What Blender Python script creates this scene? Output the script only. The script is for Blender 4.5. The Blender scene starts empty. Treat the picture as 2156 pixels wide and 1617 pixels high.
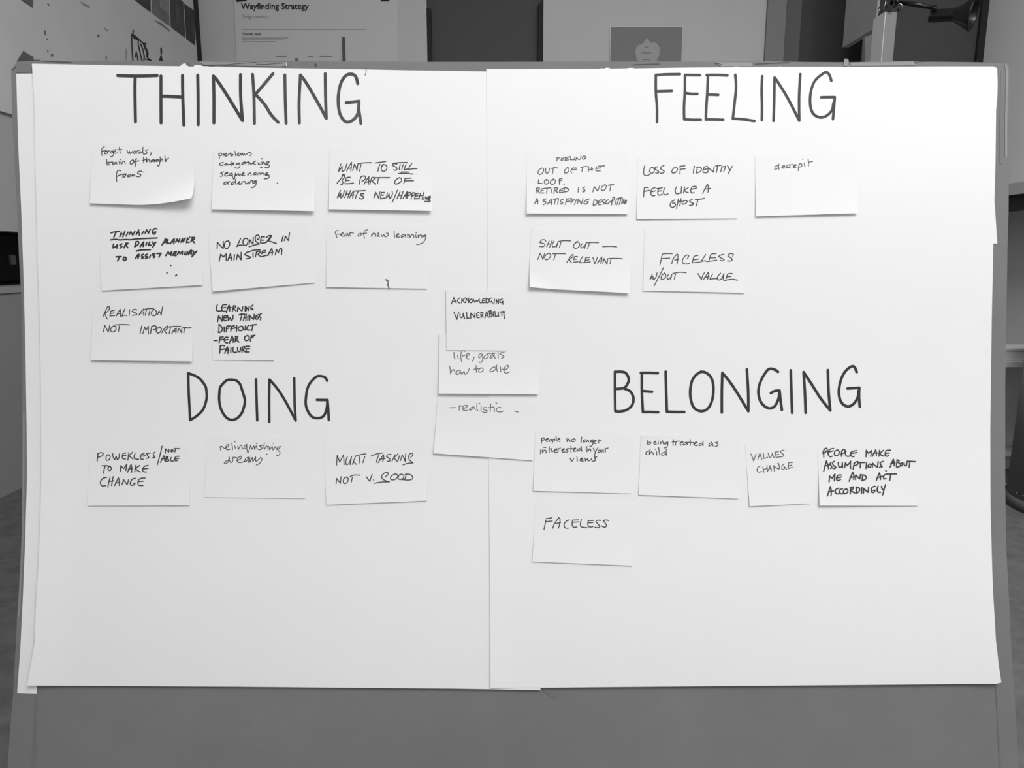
import bpy, math, random
from mathutils import Vector, Matrix
random.seed(7)
# ------------------------------------------------------------------ camera, world, lights, exposure
F, CX, CY = 1500.0, 1078.0, 808.5
PITCH, YAW, H = math.radians(10.22), math.radians(1.22), 0.75
CAM = Vector((0, 0, H))
FWD = Vector((math.sin(YAW)*math.cos(PITCH), math.cos(YAW)*math.cos(PITCH), -math.sin(PITCH)))
RIGHT = Vector((math.cos(YAW), -math.sin(YAW), 0))
UP = RIGHT.cross(FWD)
sc = bpy.context.scene
col = sc.collection
cd = bpy.data.cameras.new('camera'); cd.sensor_fit = 'HORIZONTAL'; cd.sensor_width = 36; cd.lens = F/2156*36
cd.clip_start = 0.02
cam = bpy.data.objects.new('camera', cd); col.objects.link(cam)
m3 = Matrix((RIGHT, UP, -FWD)).transposed()
cam.matrix_world = Matrix.Translation(CAM) @ m3.to_4x4()
sc.camera = cam
w = bpy.data.worlds.new('world'); sc.world = w; w.use_nodes = True
w.node_tree.nodes['Background'].inputs[0].default_value = (1, 1, 1, 1)
w.node_tree.nodes['Background'].inputs[1].default_value = 0.475
def area(name, loc, target, sx, sy, power):
    l = bpy.data.lights.new(name, 'AREA'); l.shape = 'RECTANGLE'; l.size = sx; l.size_y = sy; l.energy = power
    o = bpy.data.objects.new(name, l); col.objects.link(o); o.location = loc
    o.rotation_euler = (Vector(target)-Vector(loc)).to_track_quat('-Z', 'Y').to_euler()
    return o
area('overhead_light', (0.75, -0.55, 2.5), (0.35, 0.85, 0.7), 1.5, 0.9, 30)
area('overhead_light', (0.6, 1.25, 2.62), (0.6, 1.25, 0), 1.6, 0.5, 9)
area('overhead_light', (1.3, 1.9, 2.85), (1.9, 1.9, 0), 0.6, 0.6, 6)  # added fill lamp with no seen source, brightens the right side of the room
sc.view_settings.view_transform = 'Standard'; sc.view_settings.look = 'None'
sc.view_settings.gamma = 1; sc.view_settings.use_curve_mapping = False
sc.view_settings.exposure = 0.76

# ------------------------------------------------------------------ helpers
def raydir(px, py): return FWD + RIGHT*((px-CX)/F) + UP*((CY-py)/F)
def hit(axis, val, px, py):
    d = raydir(px, py); t = (val-CAM[axis])/d[axis]; return CAM + d*t
def bend(py): return 0.882*(1+0.0225*math.exp(-((py-900)/400.0)**2))
def surf(px, py, off=0.0): return CAM + raydir(px, py)*(bend(py)-off)     # a point on the bowed front of the leaning board
def interp(tab, x):
    if x <= tab[0][0]: return tab[0][1]
    for (a, b), (c, d) in zip(tab, tab[1:]):
        if x <= c: return b+(d-b)*(x-a)/(c-a) if c > a else d
    return tab[-1][1]
def mesh(name, V, Fc, mat, parent=None, origin=None, smooth=False):
    V = [Vector(v) for v in V]
    if origin is None:
        origin = Vector((sum(v.x for v in V)/len(V), sum(v.y for v in V)/len(V), min(v.z for v in V)))
    origin = Vector(origin)
    me = bpy.data.meshes.new(name); me.from_pydata([v-origin for v in V], [], Fc); me.update()
    if mat: me.materials.append(mat)
    if smooth:
        for p in me.polygons: p.use_smooth = True
    o = bpy.data.objects.new(name, me); col.objects.link(o)
    if parent is not None:
        o.parent = parent; o.location = origin-parent.location
        if parent.parent: o.location -= parent.parent.location
    else: o.location = origin
    return o
def empty(name, loc):
    o = bpy.data.objects.new(name, None); col.objects.link(o); o.location = loc; o.empty_display_size = .05; return o
def tag(o, label=None, cat=None, group=None, kind=None):
    if label: o['label'] = label
    if cat: o['category'] = cat
    if group: o['group'] = group
    if kind: o['kind'] = kind
    return o
def slab(front, nu, nv, t, us=None, vs=None, back=None):
    """closed thin sheet: front(u,v)->point, back(u,v)->point"""
    us = us or [i/nu for i in range(nu+1)]; vs = vs or [j/nv for j in range(nv+1)]
    n, m = len(us), len(vs); V, Fc = [], []
    for fn in (front, back):
        for v in vs:
            for u in us: V.append(fn(u, v))
    I = lambda k, i, j: k*n*m+j*n+i
    for j in range(m-1):
        for i in range(n-1):
            Fc.append((I(0,i,j), I(0,i,j+1), I(0,i+1,j+1), I(0,i+1,j)))
            Fc.append((I(1,i,j), I(1,i+1,j), I(1,i+1,j+1), I(1,i,j+1)))
    side = []
    for i in range(n-1):
        side.append((I(0,i,0), I(0,i+1,0), I(1,i+1,0), I(1,i,0))); side.append((I(0,i+1,m-1), I(0,i,m-1), I(1,i,m-1), I(1,i+1,m-1)))
    for j in range(m-1):
        side.append((I(0,0,j+1), I(0,0,j), I(1,0,j), I(1,0,j+1))); side.append((I(0,n-1,j), I(0,n-1,j+1), I(1,n-1,j+1), I(1,n-1,j)))
    dup = {}                                                # edge strips get vertices of their own, so the faces stay flat to the edge
    for f in side:
        q = []
        for k in f:
            if k not in dup: dup[k] = len(V); V.append(V[k])
            q.append(dup[k])
        Fc.append(tuple(q))
    return V, Fc
def box_vf(x0, x1, y0, y1, z0, z1):
    V = [(x, y, z) for z in (z0, z1) for y in (y0, y1) for x in (x0, x1)]
    return V, [(0,2,3,1), (4,5,7,6), (0,1,5,4), (2,6,7,3), (0,4,6,2), (1,3,7,5)]
def box(name, x0, x1, y0, y1, z0, z1, mat, parent=None):
    V, Fc = box_vf(min(x0,x1), max(x0,x1), min(y0,y1), max(y0,y1), min(z0,z1), max(z0,z1))
    return mesh(name, V, Fc, mat, parent)
def tube_vf(pts, rads, n=14, cap=True):
    V, Fc = [], []
    pts = [Vector(p) for p in pts]
    for i, p in enumerate(pts):
        d = (pts[min(i+1, len(pts)-1)]-pts[max(i-1, 0)]).normalized()
        a = d.cross(Vector((0, .3, 1))).normalized(); b = d.cross(a)
        for k in range(n):
            t = 2*math.pi*k/n; V.append(p+(a*math.cos(t)+b*math.sin(t))*rads[i])
    for i in range(len(pts)-1):
        for k in range(n):
            k2 = (k+1) % n; Fc.append((i*n+k, i*n+k2, (i+1)*n+k2, (i+1)*n+k))
    if cap: Fc.append(tuple(range(n))[::-1]); Fc.append(tuple((len(pts)-1)*n+k for k in range(n)))
    return V, Fc
def tube(name, pts, rads, mat, parent=None, n=14, cap=True, smooth=True):
    V, Fc = tube_vf(pts, rads if isinstance(rads, list) else [rads]*len(pts), n, cap)
    return mesh(name, V, Fc, mat, parent, smooth=smooth)
# ------------------------------------------------------------------ materials
def lin(g): g /= 255.0; return g/12.92 if g <= .04045 else ((g+.055)/1.055)**2.4
def mat(name, a, rough=.7, noise=0.0, scale=8.0, bump=0.0, bscale=60.0, metal=0.0, spec=.3):
    m = bpy.data.materials.new(name); m.use_nodes = True; nt = m.node_tree; b = nt.nodes['Principled BSDF']
    b.inputs['Base Color'].default_value = (a, a, a, 1); b.inputs['Roughness'].default_value = rough
    b.inputs['Metallic'].default_value = metal; b.inputs['Specular IOR Level'].default_value = spec
    tc = nt.nodes.new('ShaderNodeTexCoord')
    if noise:
        n = nt.nodes.new('ShaderNodeTexNoise'); n.inputs['Scale'].default_value = scale; n.inputs['Detail'].default_value = 6
        n.inputs['Roughness'].default_value = .65
        r = nt.nodes.new('ShaderNodeMapRange'); r.inputs[1].default_value = .25; r.inputs[2].default_value = .75
        r.inputs[3].default_value = a*(1-noise); r.inputs[4].default_value = a*(1+noise)
        nt.links.new(tc.outputs['Object'], n.inputs['Vector']); nt.links.new(n.outputs['Fac'], r.inputs[0])
        nt.links.new(r.outputs[0], b.inputs['Base Color'])
    if bump:
        n2 = nt.nodes.new('ShaderNodeTexNoise'); n2.inputs['Scale'].default_value = bscale; n2.inputs['Detail'].default_value = 4
        bp = nt.nodes.new('ShaderNodeBump'); bp.inputs['Strength'].default_value = bump; bp.inputs['Distance'].default_value = .002
        nt.links.new(tc.outputs['Object'], n2.inputs['Vector']); nt.links.new(n2.outputs['Fac'], bp.inputs['Height'])
        nt.links.new(bp.outputs[0], b.inputs['Normal'])
    return m
def paper_mat(name, a, trans=.12):
    m = bpy.data.materials.new(name); m.use_nodes = True; nt = m.node_tree; nt.nodes.clear()
    out = nt.nodes.new('ShaderNodeOutputMaterial'); d = nt.nodes.new('ShaderNodeBsdfDiffuse'); t = nt.nodes.new('ShaderNodeBsdfTranslucent')
    mx = nt.nodes.new('ShaderNodeMixShader'); mx.inputs[0].default_value = trans
    tc = nt.nodes.new('ShaderNodeTexCoord'); n = nt.nodes.new('ShaderNodeTexNoise'); n.inputs['Scale'].default_value = 14; n.inputs['Detail'].default_value = 5
    r = nt.nodes.new('ShaderNodeMapRange'); r.inputs[3].default_value = a*.985; r.inputs[4].default_value = a*1.015
    bp = nt.nodes.new('ShaderNodeBump'); bp.inputs['Strength'].default_value = .06; bp.inputs['Distance'].default_value = .004
    nt.links.new(tc.outputs['Object'], n.inputs['Vector']); nt.links.new(n.outputs['Fac'], r.inputs[0])
    nt.links.new(n.outputs['Fac'], bp.inputs['Height']); nt.links.new(bp.outputs[0], d.inputs['Normal'])
    nt.links.new(r.outputs[0], d.inputs['Color']); nt.links.new(r.outputs[0], t.inputs['Color'])
    nt.links.new(d.outputs[0], mx.inputs[1]); nt.links.new(t.outputs[0], mx.inputs[2]); nt.links.new(mx.outputs[0], out.inputs[0])
    return m
M_sheet = paper_mat('sheet_paper', .91, .14)
M_note = paper_mat('note_paper', .895, .13)
M_board = mat('cardboard', .182, .85, .10, 5, .25, 40)
M_tape = mat('paper_tape', .25, .6, .08, 20)
M_tape2 = mat('worn_tape', .165, .6, .1, 20)
M_crack = mat('crease_line', .07, .9)
M_mark = mat('marker_ink', .030, .6)
M_markF = mat('marker_ink_grey', .045, .6)
M_mark2 = mat('marker_ink_worn', .068, .6, .35, 30)
M_inks = {}
def ink(g):
    g += 8
    if g not in M_inks: M_inks[g] = mat('pen_ink_%d' % g, lin(g), .6)
    return M_inks[g]
M_wall = mat('wall_paint', .565, .9, .03, 3, .1, 30)
M_panelwall = mat('pinboard_paint', .60, .85, .05, 4, .15, 30)
M_lowwall = mat('left_wall_paint', .44, .9, .05, 3)
M_lowwall2 = mat('left_wall_lower_paint', .26, .9, .05, 3)
M_rwall = mat('right_wall_paint', .78, .9, .04, 3)
M_floor = mat('concrete_floor', .12, .8, .30, 22, .6, 70)
M_ceil = mat('ceiling_paint', .7, .9)
M_dark = mat('dark_panel', .072, .6, .05, 6)
M_black = mat('black_gap', .022, .7)
M_trimA = mat('grey_trim', .25, .8, .04, 5)
M_trimB = mat('dark_grey_trim', .14, .8, .04, 5)
M_light = mat('pale_laminate', .55, .6, .04, 5)
M_mid = mat('mid_grey', .32, .8, .05, 5)
M_bmetal = mat('black_metal', .006, .28, spec=.5)
M_chrome = mat('chrome', .8, .2, metal=1.0)
M_poster = mat('poster_paper', .62, .8)
M_print = mat('print_black', .02, .8)
M_printg = mat('print_grey', .20, .8)
M_printl = mat('print_light_grey', .34, .8)

# ------------------------------------------------------------------ room
XL = hit(2, 0.0, 0, 1050).x
cor = raydir(426, 64); YB = XL/cor.x*cor.y
XR = hit(1, YB, 2077, 64).x
ZC = 3.0; Y0 = -1.6
print('ROOM', XL, XR, YB)
box('floor', XL-.6, XR+.3, Y0, YB+.3, -.08, 0, M_floor); bpy.data.objects['floor']['kind'] = 'structure'
tag(box('ceiling', XL-.6, XR+.3, Y0, YB+.3, ZC, ZC+.08, M_ceil), kind='structure')
tag(box('wall_back', XL-.6, XR+.3, YB+.25, YB+.33, 0, ZC, M_wall), kind='structure')
def cx(px, Y, py=64): return hit(1, Y, px, py).x
def cz(px, py, Y): return hit(1, Y, px, py).z
# the facing wall is built of the stretches between its openings
x1, x2, x3, x4 = XL-.02, cx(898.5, YB), cx(1144, YB), cx(1611, YB)
tag(box('wall_front', x1, x2, YB, YB+.1, 0, ZC, M_wall), kind='structure')
tag(box('wall_front', x3, x4, YB, YB+.1, 0, ZC, M_wall), kind='structure')
# dark door between them
d = tag(box('door_1', x2+.003, x3-.003, YB+.05, YB+.09, 0.01, 2.8, M_dark), kind='structure')
box('recess_shade_strip', x2, cx(907.5, YB), YB+.012, YB+.05, 0, cz(903, 16, YB), M_black, d)  # black strips at both sides paint in the shade of the door recess
box('recess_shade_strip', cx(1134, YB), x3, YB+.012, YB+.05, 0, cz(1139, 5, YB), M_black, d)
tag(box('wall_upper', x2, x3, YB, YB+.1, 2.81, ZC, M_wall), kind='structure')
# trims at the right-hand doorway
xa, xb = cx(1650, YB), cx(1685, YB)
tag(box('trim_1', x4, xa, YB-.02, YB+.08, 0, ZC, M_trimA), kind='structure')
tag(box('trim_2', xa, xb, YB+.0, YB+.1, 0, ZC, M_trimB), kind='structure')
tag(box('door_2', xb, cx(1850, YB), YB+.06, YB+.1, 0, ZC, M_dark), kind='structure')
tag(box('trim_3', cx(1828, YB-.35), cx(1875, YB-.35), YB-.35, YB-.3, 0, ZC, M_trimA), kind='structure')
d3 = tag(box('door_3', cx(1870, YB-.28), cx(2062, YB-.28), YB-.28, YB-.24, 0, ZC-.02, M_dark), kind='structure')
tag(box('trim_4', cx(2063, YB-.3), cx(2077, YB-.3), YB-.30, YB-.2, 0, ZC, M_black), kind='structure')
XR = cx(2077, YB-.3)
tag(box('wall_right', XR, XR+.1, Y0, YB+.25, 0, ZC, M_rwall), kind='structure')
# left wall: panelled upper part, dark opening, ledge, lower part
YE = hit(0, XL+.012, 412, 64).y
def lz(px, py): return hit(0, XL, px, py).z
z239, z486, z603, z617 = lz(8, 238), lz(8, 486.5), lz(20, 603.5), lz(20, 616.5)
wl = tag(box('wall_left', XL-.08, XL, Y0, YE, z486, ZC, M_lowwall), kind='structure')
tag(box('wall_left', XL-.08, XL-.001, Y0, YE, 0, z617, M_lowwall2), kind='structure')
tag(box('trim_5', XL-.08, XL+.006, Y0, YE, z617, z603, M_mid), kind='structure')
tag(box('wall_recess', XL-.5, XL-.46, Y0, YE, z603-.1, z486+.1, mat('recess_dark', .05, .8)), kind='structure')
tag(box('trim_6', XL-.5, XL-.08, Y0, YE, z603-.03, z603-.005, M_black), kind='structure')
tag(box('trim_7', XL-.5, XL-.08, Y0, YE, z486+.005, z486+.03, M_black), kind='structure')
tag(box('corner_shade_strip', XL-.05, XL-.012, YE, YB, 0, ZC, M_black), kind='structure')  # black strip stands in for the shaded void between panel and facing wall
pn = box('wall_panel', XL+.001, XL+.012, Y0, YE-.005, z239, ZC-.01, M_panelwall)
tag(pn, 'large pale grey pinboard panel covering the upper left wall', 'wall panel')
XP = XL+.0125
def polyx(name, pts, mt, parent=None, X=None, t=.0015):
    X = X or XP
    pf = [hit(0, X+t, *p) for p in pts]; pb = [p-Vector((t, 0, 0)) for p in pf]; n = len(pts)
    Fc = [tuple(range(n)), tuple(range(2*n-1, n-1, -1))]+[(i, n+i, n+(i+1) % n, (i+1) % n) for i in range(n)]
    return mesh(name, pf+pb, Fc, mt, parent)
# prints in a row on the panel
prints = [([(285,0),(317.5,25),(316,-60),(283,-95)], .035, 'dark photograph print at the left end of the row on the left wall', [(300,4),(309,10),(308,-30),(299,-38)]),
          ([(321,27),(357,54),(356,-30),(320,-62)], .16, 'mid grey photograph print with a lighter border, second in the left wall row', [(337,14),(356,31),(355,-20),(336,-36)]),
          ([(361,57),(390.5,79),(386,4),(359,-20)], .05, 'dark print with grey streaks, third in the left wall row', [(370,45),(379,52),(376,10),(368,2)]),
          ([(393.5,82),(411,95),(410,23),(389,8)], .028, 'near-black print nearest the far corner of the left wall', [(404,78),(412,84),(408,40),(401,34)])]
for pts, a, lab, inner in prints:
    o = polyx('photo_print', pts, mat('photo_print_%d' % int(a*1000), a, .45, .25, 9), t=.003)
    tag(o, lab, 'photograph', 'photograph prints in a row on the left wall')
    polyx('picture_area', inner, mat('picture_tone_%d' % int(a*1000), a*1.5+.004, .45, .4, 15), o, X=XP+.0031, t=.0006)
tag(polyx('print_strip', [(324,42),(352,62),(357,67),(357,63),(340,48)], mat('strip_dark', .2, .8), t=.001), 'thin dark tape line under the second photograph print', 'tape')
tag(polyx('paper_scrap', [(37,128),(50,107),(58,113),(70,119),(71,126),(85,126),(85,140),(37,140)], mat('scrap_grey', .13, .8), t=.002), 'torn dark grey paper scrap behind the top left corner of the board', 'paper scrap')
tag(polyx('paper_scrap', [(46,0),(70,16),(70,-20),(46,-20)], bpy.data.materials['scrap_grey'], t=.002), 'dark grey paper corner hanging at the top edge of the left wall', 'paper scrap')
for pts in ([(93,64),(96,64),(97,73),(95,74)], [(101,7),(105,10),(103,12),(100,9)], [(205,72),(210,74),(209,79),(206,77)], [(108,113),(112,114),(112,119),(108,118)],
            [(223,118),(225,118),(225,126),(223,126)], [(170,3),(176,6),(190,14),(188,17),(172,8)], [(99,81),(101,81),(101,84),(99,84)], [(100,106),(102,106),(102,110),(100,110)],
            [(265,103),(267,103),(267,126),(265,126)], [(220,58),(229,65),(228,67),(220,60)]):
    polyx('scuff_mark', pts, M_trimB if pts[0][0] not in (170, 220, 265) else M_mid, pn, t=.001)
# two ink sketches on the panel
def wribbon(strokes, wpx, X):
    V, Fc = [], []
    for s in strokes: ribbon(s, wpx, lambda x, y: hit(0, X, x, y), V, Fc)
    return V, Fc
def ribbon(pts, wpx, place, V, Fc):
    if len(pts) == 1: pts = [pts[0], (pts[0][0]+.4, pts[0][1])]
    n = len(pts); r = wpx/2; base = len(V)
    L, R_ = [], []
    for i, (x, y) in enumerate(pts):
        ax, ay = pts[max(i-1, 0)]; bx, by = pts[min(i+1, n-1)]
        dx, dy = bx-ax, by-ay; l = math.hypot(dx, dy) or 1; dx /= l; dy /= l
        L.append((x-dy*r, y+dx*r)); R_.append((x+dy*r, y-dx*r))
    for a, b in zip(L, R_): V.append(place(*a)); V.append(place(*b))
    for i in range(n-1): Fc.append((base+2*i, base+2*i+2, base+2*i+3, base+2*i+1))
    for k, j in ((0, 1), (n-1, n-2)):                      # round caps
        dx, dy = pts[k][0]-pts[j][0], pts[k][1]-pts[j][1]; a0 = math.atan2(dy, dx)
        c = len(V); V.append(place(*pts[k]))
        for q in range(7):
            a = a0-math.pi/2+math.pi*q/6; V.append(place(pts[k][0]+r*math.cos(a), pts[k][1]+r*math.sin(a)))
        for q in range(6): Fc.append((c, c+1+q, c+2+q) if k else (c, c+1+q, c+2+q))
sk = [[(281,64),(280,73)], [(277,72),(278,100),(280,128)], [(277,74),(286,80),(294,84),(300,90),(308,92)], [(281,80),(292,84)], [(285,120),(287,108),(291,128)], [(292,84),(291,92),(295,110),(299,128)],
      [(302,92),(306,102),(311,112),(309,120)], [(296,92),(301,104),(304,118),(303,128)], [(309,116),(313,124),(318,128)], [(305,124),(318,127)]]
V, Fc = wribbon(sk, 2.4, XP+.001)
o = mesh('wall_drawing', V, Fc, mat('sketch_ink', .045, .8)); tag(o, 'loose dark ink drawing on the left wall above the board', 'drawing')
for st in ([(304,92),(306,100),(310,108),(311,114)], [(279,73),(290,81)]):
    V, Fc = wribbon([st], 4.6, XP+.0012); mesh('thick_stroke', V, Fc, bpy.data.materials['sketch_ink'], o)
o = polyx('wall_drawing', [(338,100),(341,100),(341.5,113),(340,114),(343,128),(335,128),(339,114),(338,110)], bpy.data.materials['sketch_ink'], t=.001)
tag(o, 'small dark ink figure on the left wall, right of the larger drawing', 'drawing')
tag(box('hanging_tag', XL-.459, XL-.45, hit(0, XL-.45, 24, 548).y, hit(0, XL-.45, 34, 548).y, lz(30, 560)-.005, lz(30, 545)+.012, mat('tag_pale', .6, .8)), 'small pale tag glimpsed in the dark opening of the left wall', 'tag')

# ------------------------------------------------------------------ posters on the facing wall
def quad_y(name, pts, Y, t, mt, parent=None):
    pf = [hit(1, Y, *p) for p in pts]; pb = [p+Vector((0, t, 0)) for p in pf]; n = len(pts)
    Fc = [tuple(range(n))[::-1], tuple(range(n, 2*n))]+[(i, (i+1) % n, n+(i+1) % n, n+i) for i in range(n)]
    return mesh(name, pf+pb, Fc, mt, parent)
YP = YB-.006
P1 = quad_y('poster', [(491,-60),(838,-60),(838,180),(499.5,180)], YP, .003, M_poster)
tag(P1, 'large pale poster headed Wayfinding Strategy, taped to the facing wall', 'poster')
YT = YP-.0008
def text(s, x0, y0, wpx, hpx, mt, parent, bold=0.0, name='lettering'):
    cu = bpy.data.curves.new('t', 'FONT'); cu.body = s; cu.size = 1; cu.offset = bold; cu.resolution_u = 3
    o = bpy.data.objects.new('t', cu); col.objects.link(o)
    dg = bpy.context.evaluated_depsgraph_get(); me = bpy.data.meshes.new_from_object(o.evaluated_get(dg))
    vs = [v.co.copy() for v in me.vertices]; fs = [tuple(p.vertices) for p in me.polygons]
    bpy.data.objects.remove(o); bpy.data.meshes.remove(me)
    wx = max(v.x for v in vs); V = [hit(1, YT, x0+v.x/wx*wpx, y0-v.y/.72*hpx) for v in vs]
    return mesh(name, V, fs, mt, parent)
text('Wayfinding Strategy', 507.5, 19, 143, 13, M_print, P1, .022)
text('Design concepts', 508.5, 38, 57, 8, M_printg, P1)
text('Transfer level', 510, 74, 39, 5.4, M_print, P1, .02)
def rect_y(name, x0, y0, x1, y1, mt, parent, Y=None): return quad_y(name, [(x0,y0),(x1,y0),(x1,y1),(x0,y1)], Y or YT, .0006, mt, parent)
rect_y('rule_line', 510, 61.6, 770, 62.8, M_printl, P1)
for k, xe in enumerate((607, 597, 580)): rect_y('print_line', 510, 79+k*4, xe, 80.6+k*4, M_printl, P1)
for x0, x1 in ((580, 603), (648, 659), (673, 700)): rect_y('print_line', x0, 117, x1, 119.4, M_printg, P1)
quad_y('print_bar', [(719.5,78),(726,78),(728,129),(721,129)], YT, .0006, mat('bar_grey', .11, .8), P1)
for k in range(7): rect_y('tick_mark', 715+k*.25, 81+k*7.4, 717.5+k*.25, 82.2+k*7.4, M_printl, P1)
rect_y('print_square', 621, 122.5, 628.5, 135, M_printg, P1)
for pts, lab in (([(497,-8),(518,-8),(519,2),(498,4)], 'black tape tab holding the left top of the large poster'), ([(801,-8),(819,-8),(820,2.5),(802,3)], 'black tape tab holding the right top of the large poster')):
    tag(quad_y('tape_tab', pts, YP-.002, .0015, M_print), lab, 'tape', 'black tape tabs on the large poster')
P2 = quad_y('poster', [(1283,55),(1438,55),(1434,180),(1285,180)], YP, .003, M_poster)
tag(P2, 'small dark grey poster with pale border and flame-like blob, right of the dark door', 'poster')
quad_y('print_field', [(1286.5,57),(1437,57),(1433,170),(1284.5,170)], YP-.0006, .0005, mat('poster_grey', .235, .8), P2)
bl = [(1341,128),(1337.5,110),(1340,98),(1347,94),(1353,93),(1358,85),(1363,80),(1367,86),(1370,90),(1378,89),(1385,93),(1389.5,103),(1388,116),(1382,130)]
quad_y('print_blob', bl, YP-.0012, .0005, mat('blob_grey', .40, .8), P2)
for x0, y0, x1 in ((1357,98.5,1366), (1351,110.5,1371), (1352,124.5,1369)): rect_y('print_line', x0, y0, x1, y0+1.6, M_printg, P2, YP-.0018)

# ------------------------------------------------------------------ right-hand side: wall box, post, lamp, counter, shelving, pouf
Yf = YB-.45; xk = cx(1774, Yf, 100); zb = cz(1774, 100, Yf)
yn = hit(0, xk, 1845, 62).y
tag(box('wall_cupboard', xk, xk+.03, yn+.01, Yf, zb, ZC-.02, M_mid), 'pale grey hanging cupboard side with slanting lower edge, left of the post', 'cupboard')
Yp = 3.0
pl, pm, pr = cx(1841, Yp+.075, 90), cx(1860, Yp, 90), cx(1883, Yp, 90)
zt = cz(1862, 25, Yp)
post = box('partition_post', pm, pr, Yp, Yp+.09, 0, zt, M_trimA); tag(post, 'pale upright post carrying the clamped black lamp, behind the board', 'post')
tag(quad_y('trim_9', [(1822,76),(1840,76),(1838,200),(1821,200)], Yp+.3, .02, M_trimA), kind='structure')
box('lit_side_strip', pm-.003, pm+.004, Yp+.001, Yp+.089, 0, zt+.001, mat('post_lit_side', .62, .7), post)  # paler colour paints the post's left face as the lit one
YLm = Yp+.02
def L(px, py, dy=0): return hit(1, YLm+dy, px, py)
lamp = empty('desk_lamp', L(1870, 24)); tag(lamp, 'black adjustable desk lamp clamped on the pale post, head pointing right', 'lamp')
pxm = 1/ (F/(YLm/raydir(1950, 20).y))       # metres per pixel there
def LD(px, py, dy=0): return L(px, py, dy-(px-1893)*pxm*.55)
tube('lamp_head', [LD(1959,34.5), LD(1962,34), LD(2006,31), LD(2013,31), LD(2026,31), LD(2038,30), LD(2049,30)], [x*pxm for x in (11,12.5,12,14,21,28,31)], M_bmetal, lamp, 28, False)
tube('head_cap', [LD(1957.5,34.5), LD(1960,34.5)], [11*pxm, 12*pxm], M_bmetal, lamp, 24)
tube('lamp_bulb', [LD(2010,31), LD(2030,31), LD(2038,31)], [5*pxm, 10*pxm, 4*pxm], M_light, lamp, 16)
tube('lamp_rim', [LD(2047.5,30), LD(2050,30)], [31.5*pxm, 31.5*pxm], M_bmetal, lamp, 28, False)
tube('lamp_arm', [LD(1893,5,-.01), LD(1930,10,-.01), LD(1972,17,-.005)], [4*pxm, 5*pxm, 4*pxm], M_bmetal, lamp)
tube('head_joint', [LD(1967,16,-.03), LD(1967,24,.01)], [5*pxm, 5*pxm], M_bmetal, lamp)
tube('lamp_arm', [LD(1878,10,-.02), LD(1868,-60,-.02), LD(1880,-120,-.02)], 3*pxm, M_bmetal, lamp)
a, b = LD(1857,-4), LD(1882,18); box('clamp', a.x, b.x, YLm-.03, YLm+.05, b.z, a.z, M_bmetal, lamp)
a, b = LD(1852,14), LD(1862,25); box('clamp_jaw', a.x, b.x, YLm-.03, YLm+.05, zt, a.z, M_bmetal, lamp)
tube('clamp_screw', [LD(1866,-2,-.035), LD(1864,8,-.035), LD(1861,20,-.035)], 1.2*pxm, M_chrome, lamp)
tube('wing_nut', [LD(1889,14,-.03), LD(1893,7,-.03), LD(1898,9,-.03), LD(1901,15,-.03)], 1.1*pxm, M_chrome, lamp)
tube('pivot_bolt', [LD(1889,3,-.04), LD(1889,3,.02)], 5*pxm, M_bmetal, lamp)
tube('pivot_bolt', [LD(1893,20,-.03), LD(1893,20,.02)], 3.5*pxm, M_bmetal, lamp)
tube('hook', [LD(1853,18,-.032), LD(1851,22,-.032), LD(1850,27,-.032)], 1*pxm, M_chrome, lamp)
XF = XR-.42
def rz(px, py, X=XF): return hit(0, X, px, py).z
def ry(px, X=XF): return hit(0, X, px, 500).y
ct = box('counter', XF, XR-.001, .9, YB-.36, rz(2140, 409), rz(2140, 384.5), mat('counter_grey', .40, .6))
tag(ct, 'grey counter running along the right wall above open shelves', 'counter')
box('counter_shade_strip', XF+.02, XF+.06, .9, YB-.37, rz(2140, 409)-.06, rz(2140, 409), M_black, ct)  # black strip paints in the shadow below the counter edge
box('back_panel', XR-.03, XR-.005, .9, YB-.37, 0, rz(2140, 409)-.001, mat('under_counter_panel', .85, .8), ct)
YS = 2.2; SX0, SX1 = cx(2085, YS, 800), min(cx(2330, YS, 800), XF-.03)
def sz(py): return cz(2135, py, YS)
sh = empty('shelving_unit', ((SX0+SX1)/2, YS+.15, 0)); tag(sh, 'low open shelving with pale shelves beside the right edge of the board', 'shelving')
box('back_panel', SX0, SX1, YS+.12, YS+.14, 0, sz(773), mat('shelf_back', .8, .8), sh)
box('side_panel', SX1-.02, SX1, YS+.005, YS+.119, 0, sz(773), M_trimA, sh)
box('side_panel', SX0, SX0+.02, YS+.005, YS+.119, 0, sz(773), M_trimA, sh)
box('shelf', SX0, SX1, YS, YS+.119, sz(773), sz(761), M_light, sh)
box('shelf', SX0+.021, SX1-.021, YS, YS+.119, sz(1022.5), sz(1018.5), M_light, sh)
box('plinth', SX0+.021, SX1-.021, YS+.01, YS+.03, 0, sz(1022.5)-.001, M_black, sh)
def carton(y0, y1, zb, zt, lab, m, grp=None):
    c = box('carton', SX0+.03, SX1-.03, YS+.01, YS+.11, zb, zt, m); tag(c, lab, 'box', grp)
    box('lid', SX0+.027, SX1-.027, YS+.008, YS+.112, zt-.006, zt+.001, m, c)
carton(0, 0, sz(761)+.001, sz(735), 'pale shallow carton on top of the low shelving, far right', M_light, 'pale cartons on the low shelving')
zt_ = sz(990.5)
carton(0, 0, zt_+.002, sz(961), 'pale shallow carton low inside the shelving, on the dark box', M_light, 'pale cartons on the low shelving')
tag(box('storage_box', SX0+.03, SX1-.03, YS+.012, YS+.11, sz(1018.5)+.001, zt_, M_trimA), 'dark grey storage box under the pale carton at the bottom of the shelving', 'box')
pc = hit(2, 0, 2249, 1073); pc.z = 0
rb = .16
pf = empty('floor_bin', pc); tag(pf, 'dark round upright floor bin standing at the right of the board', 'bin')
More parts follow.
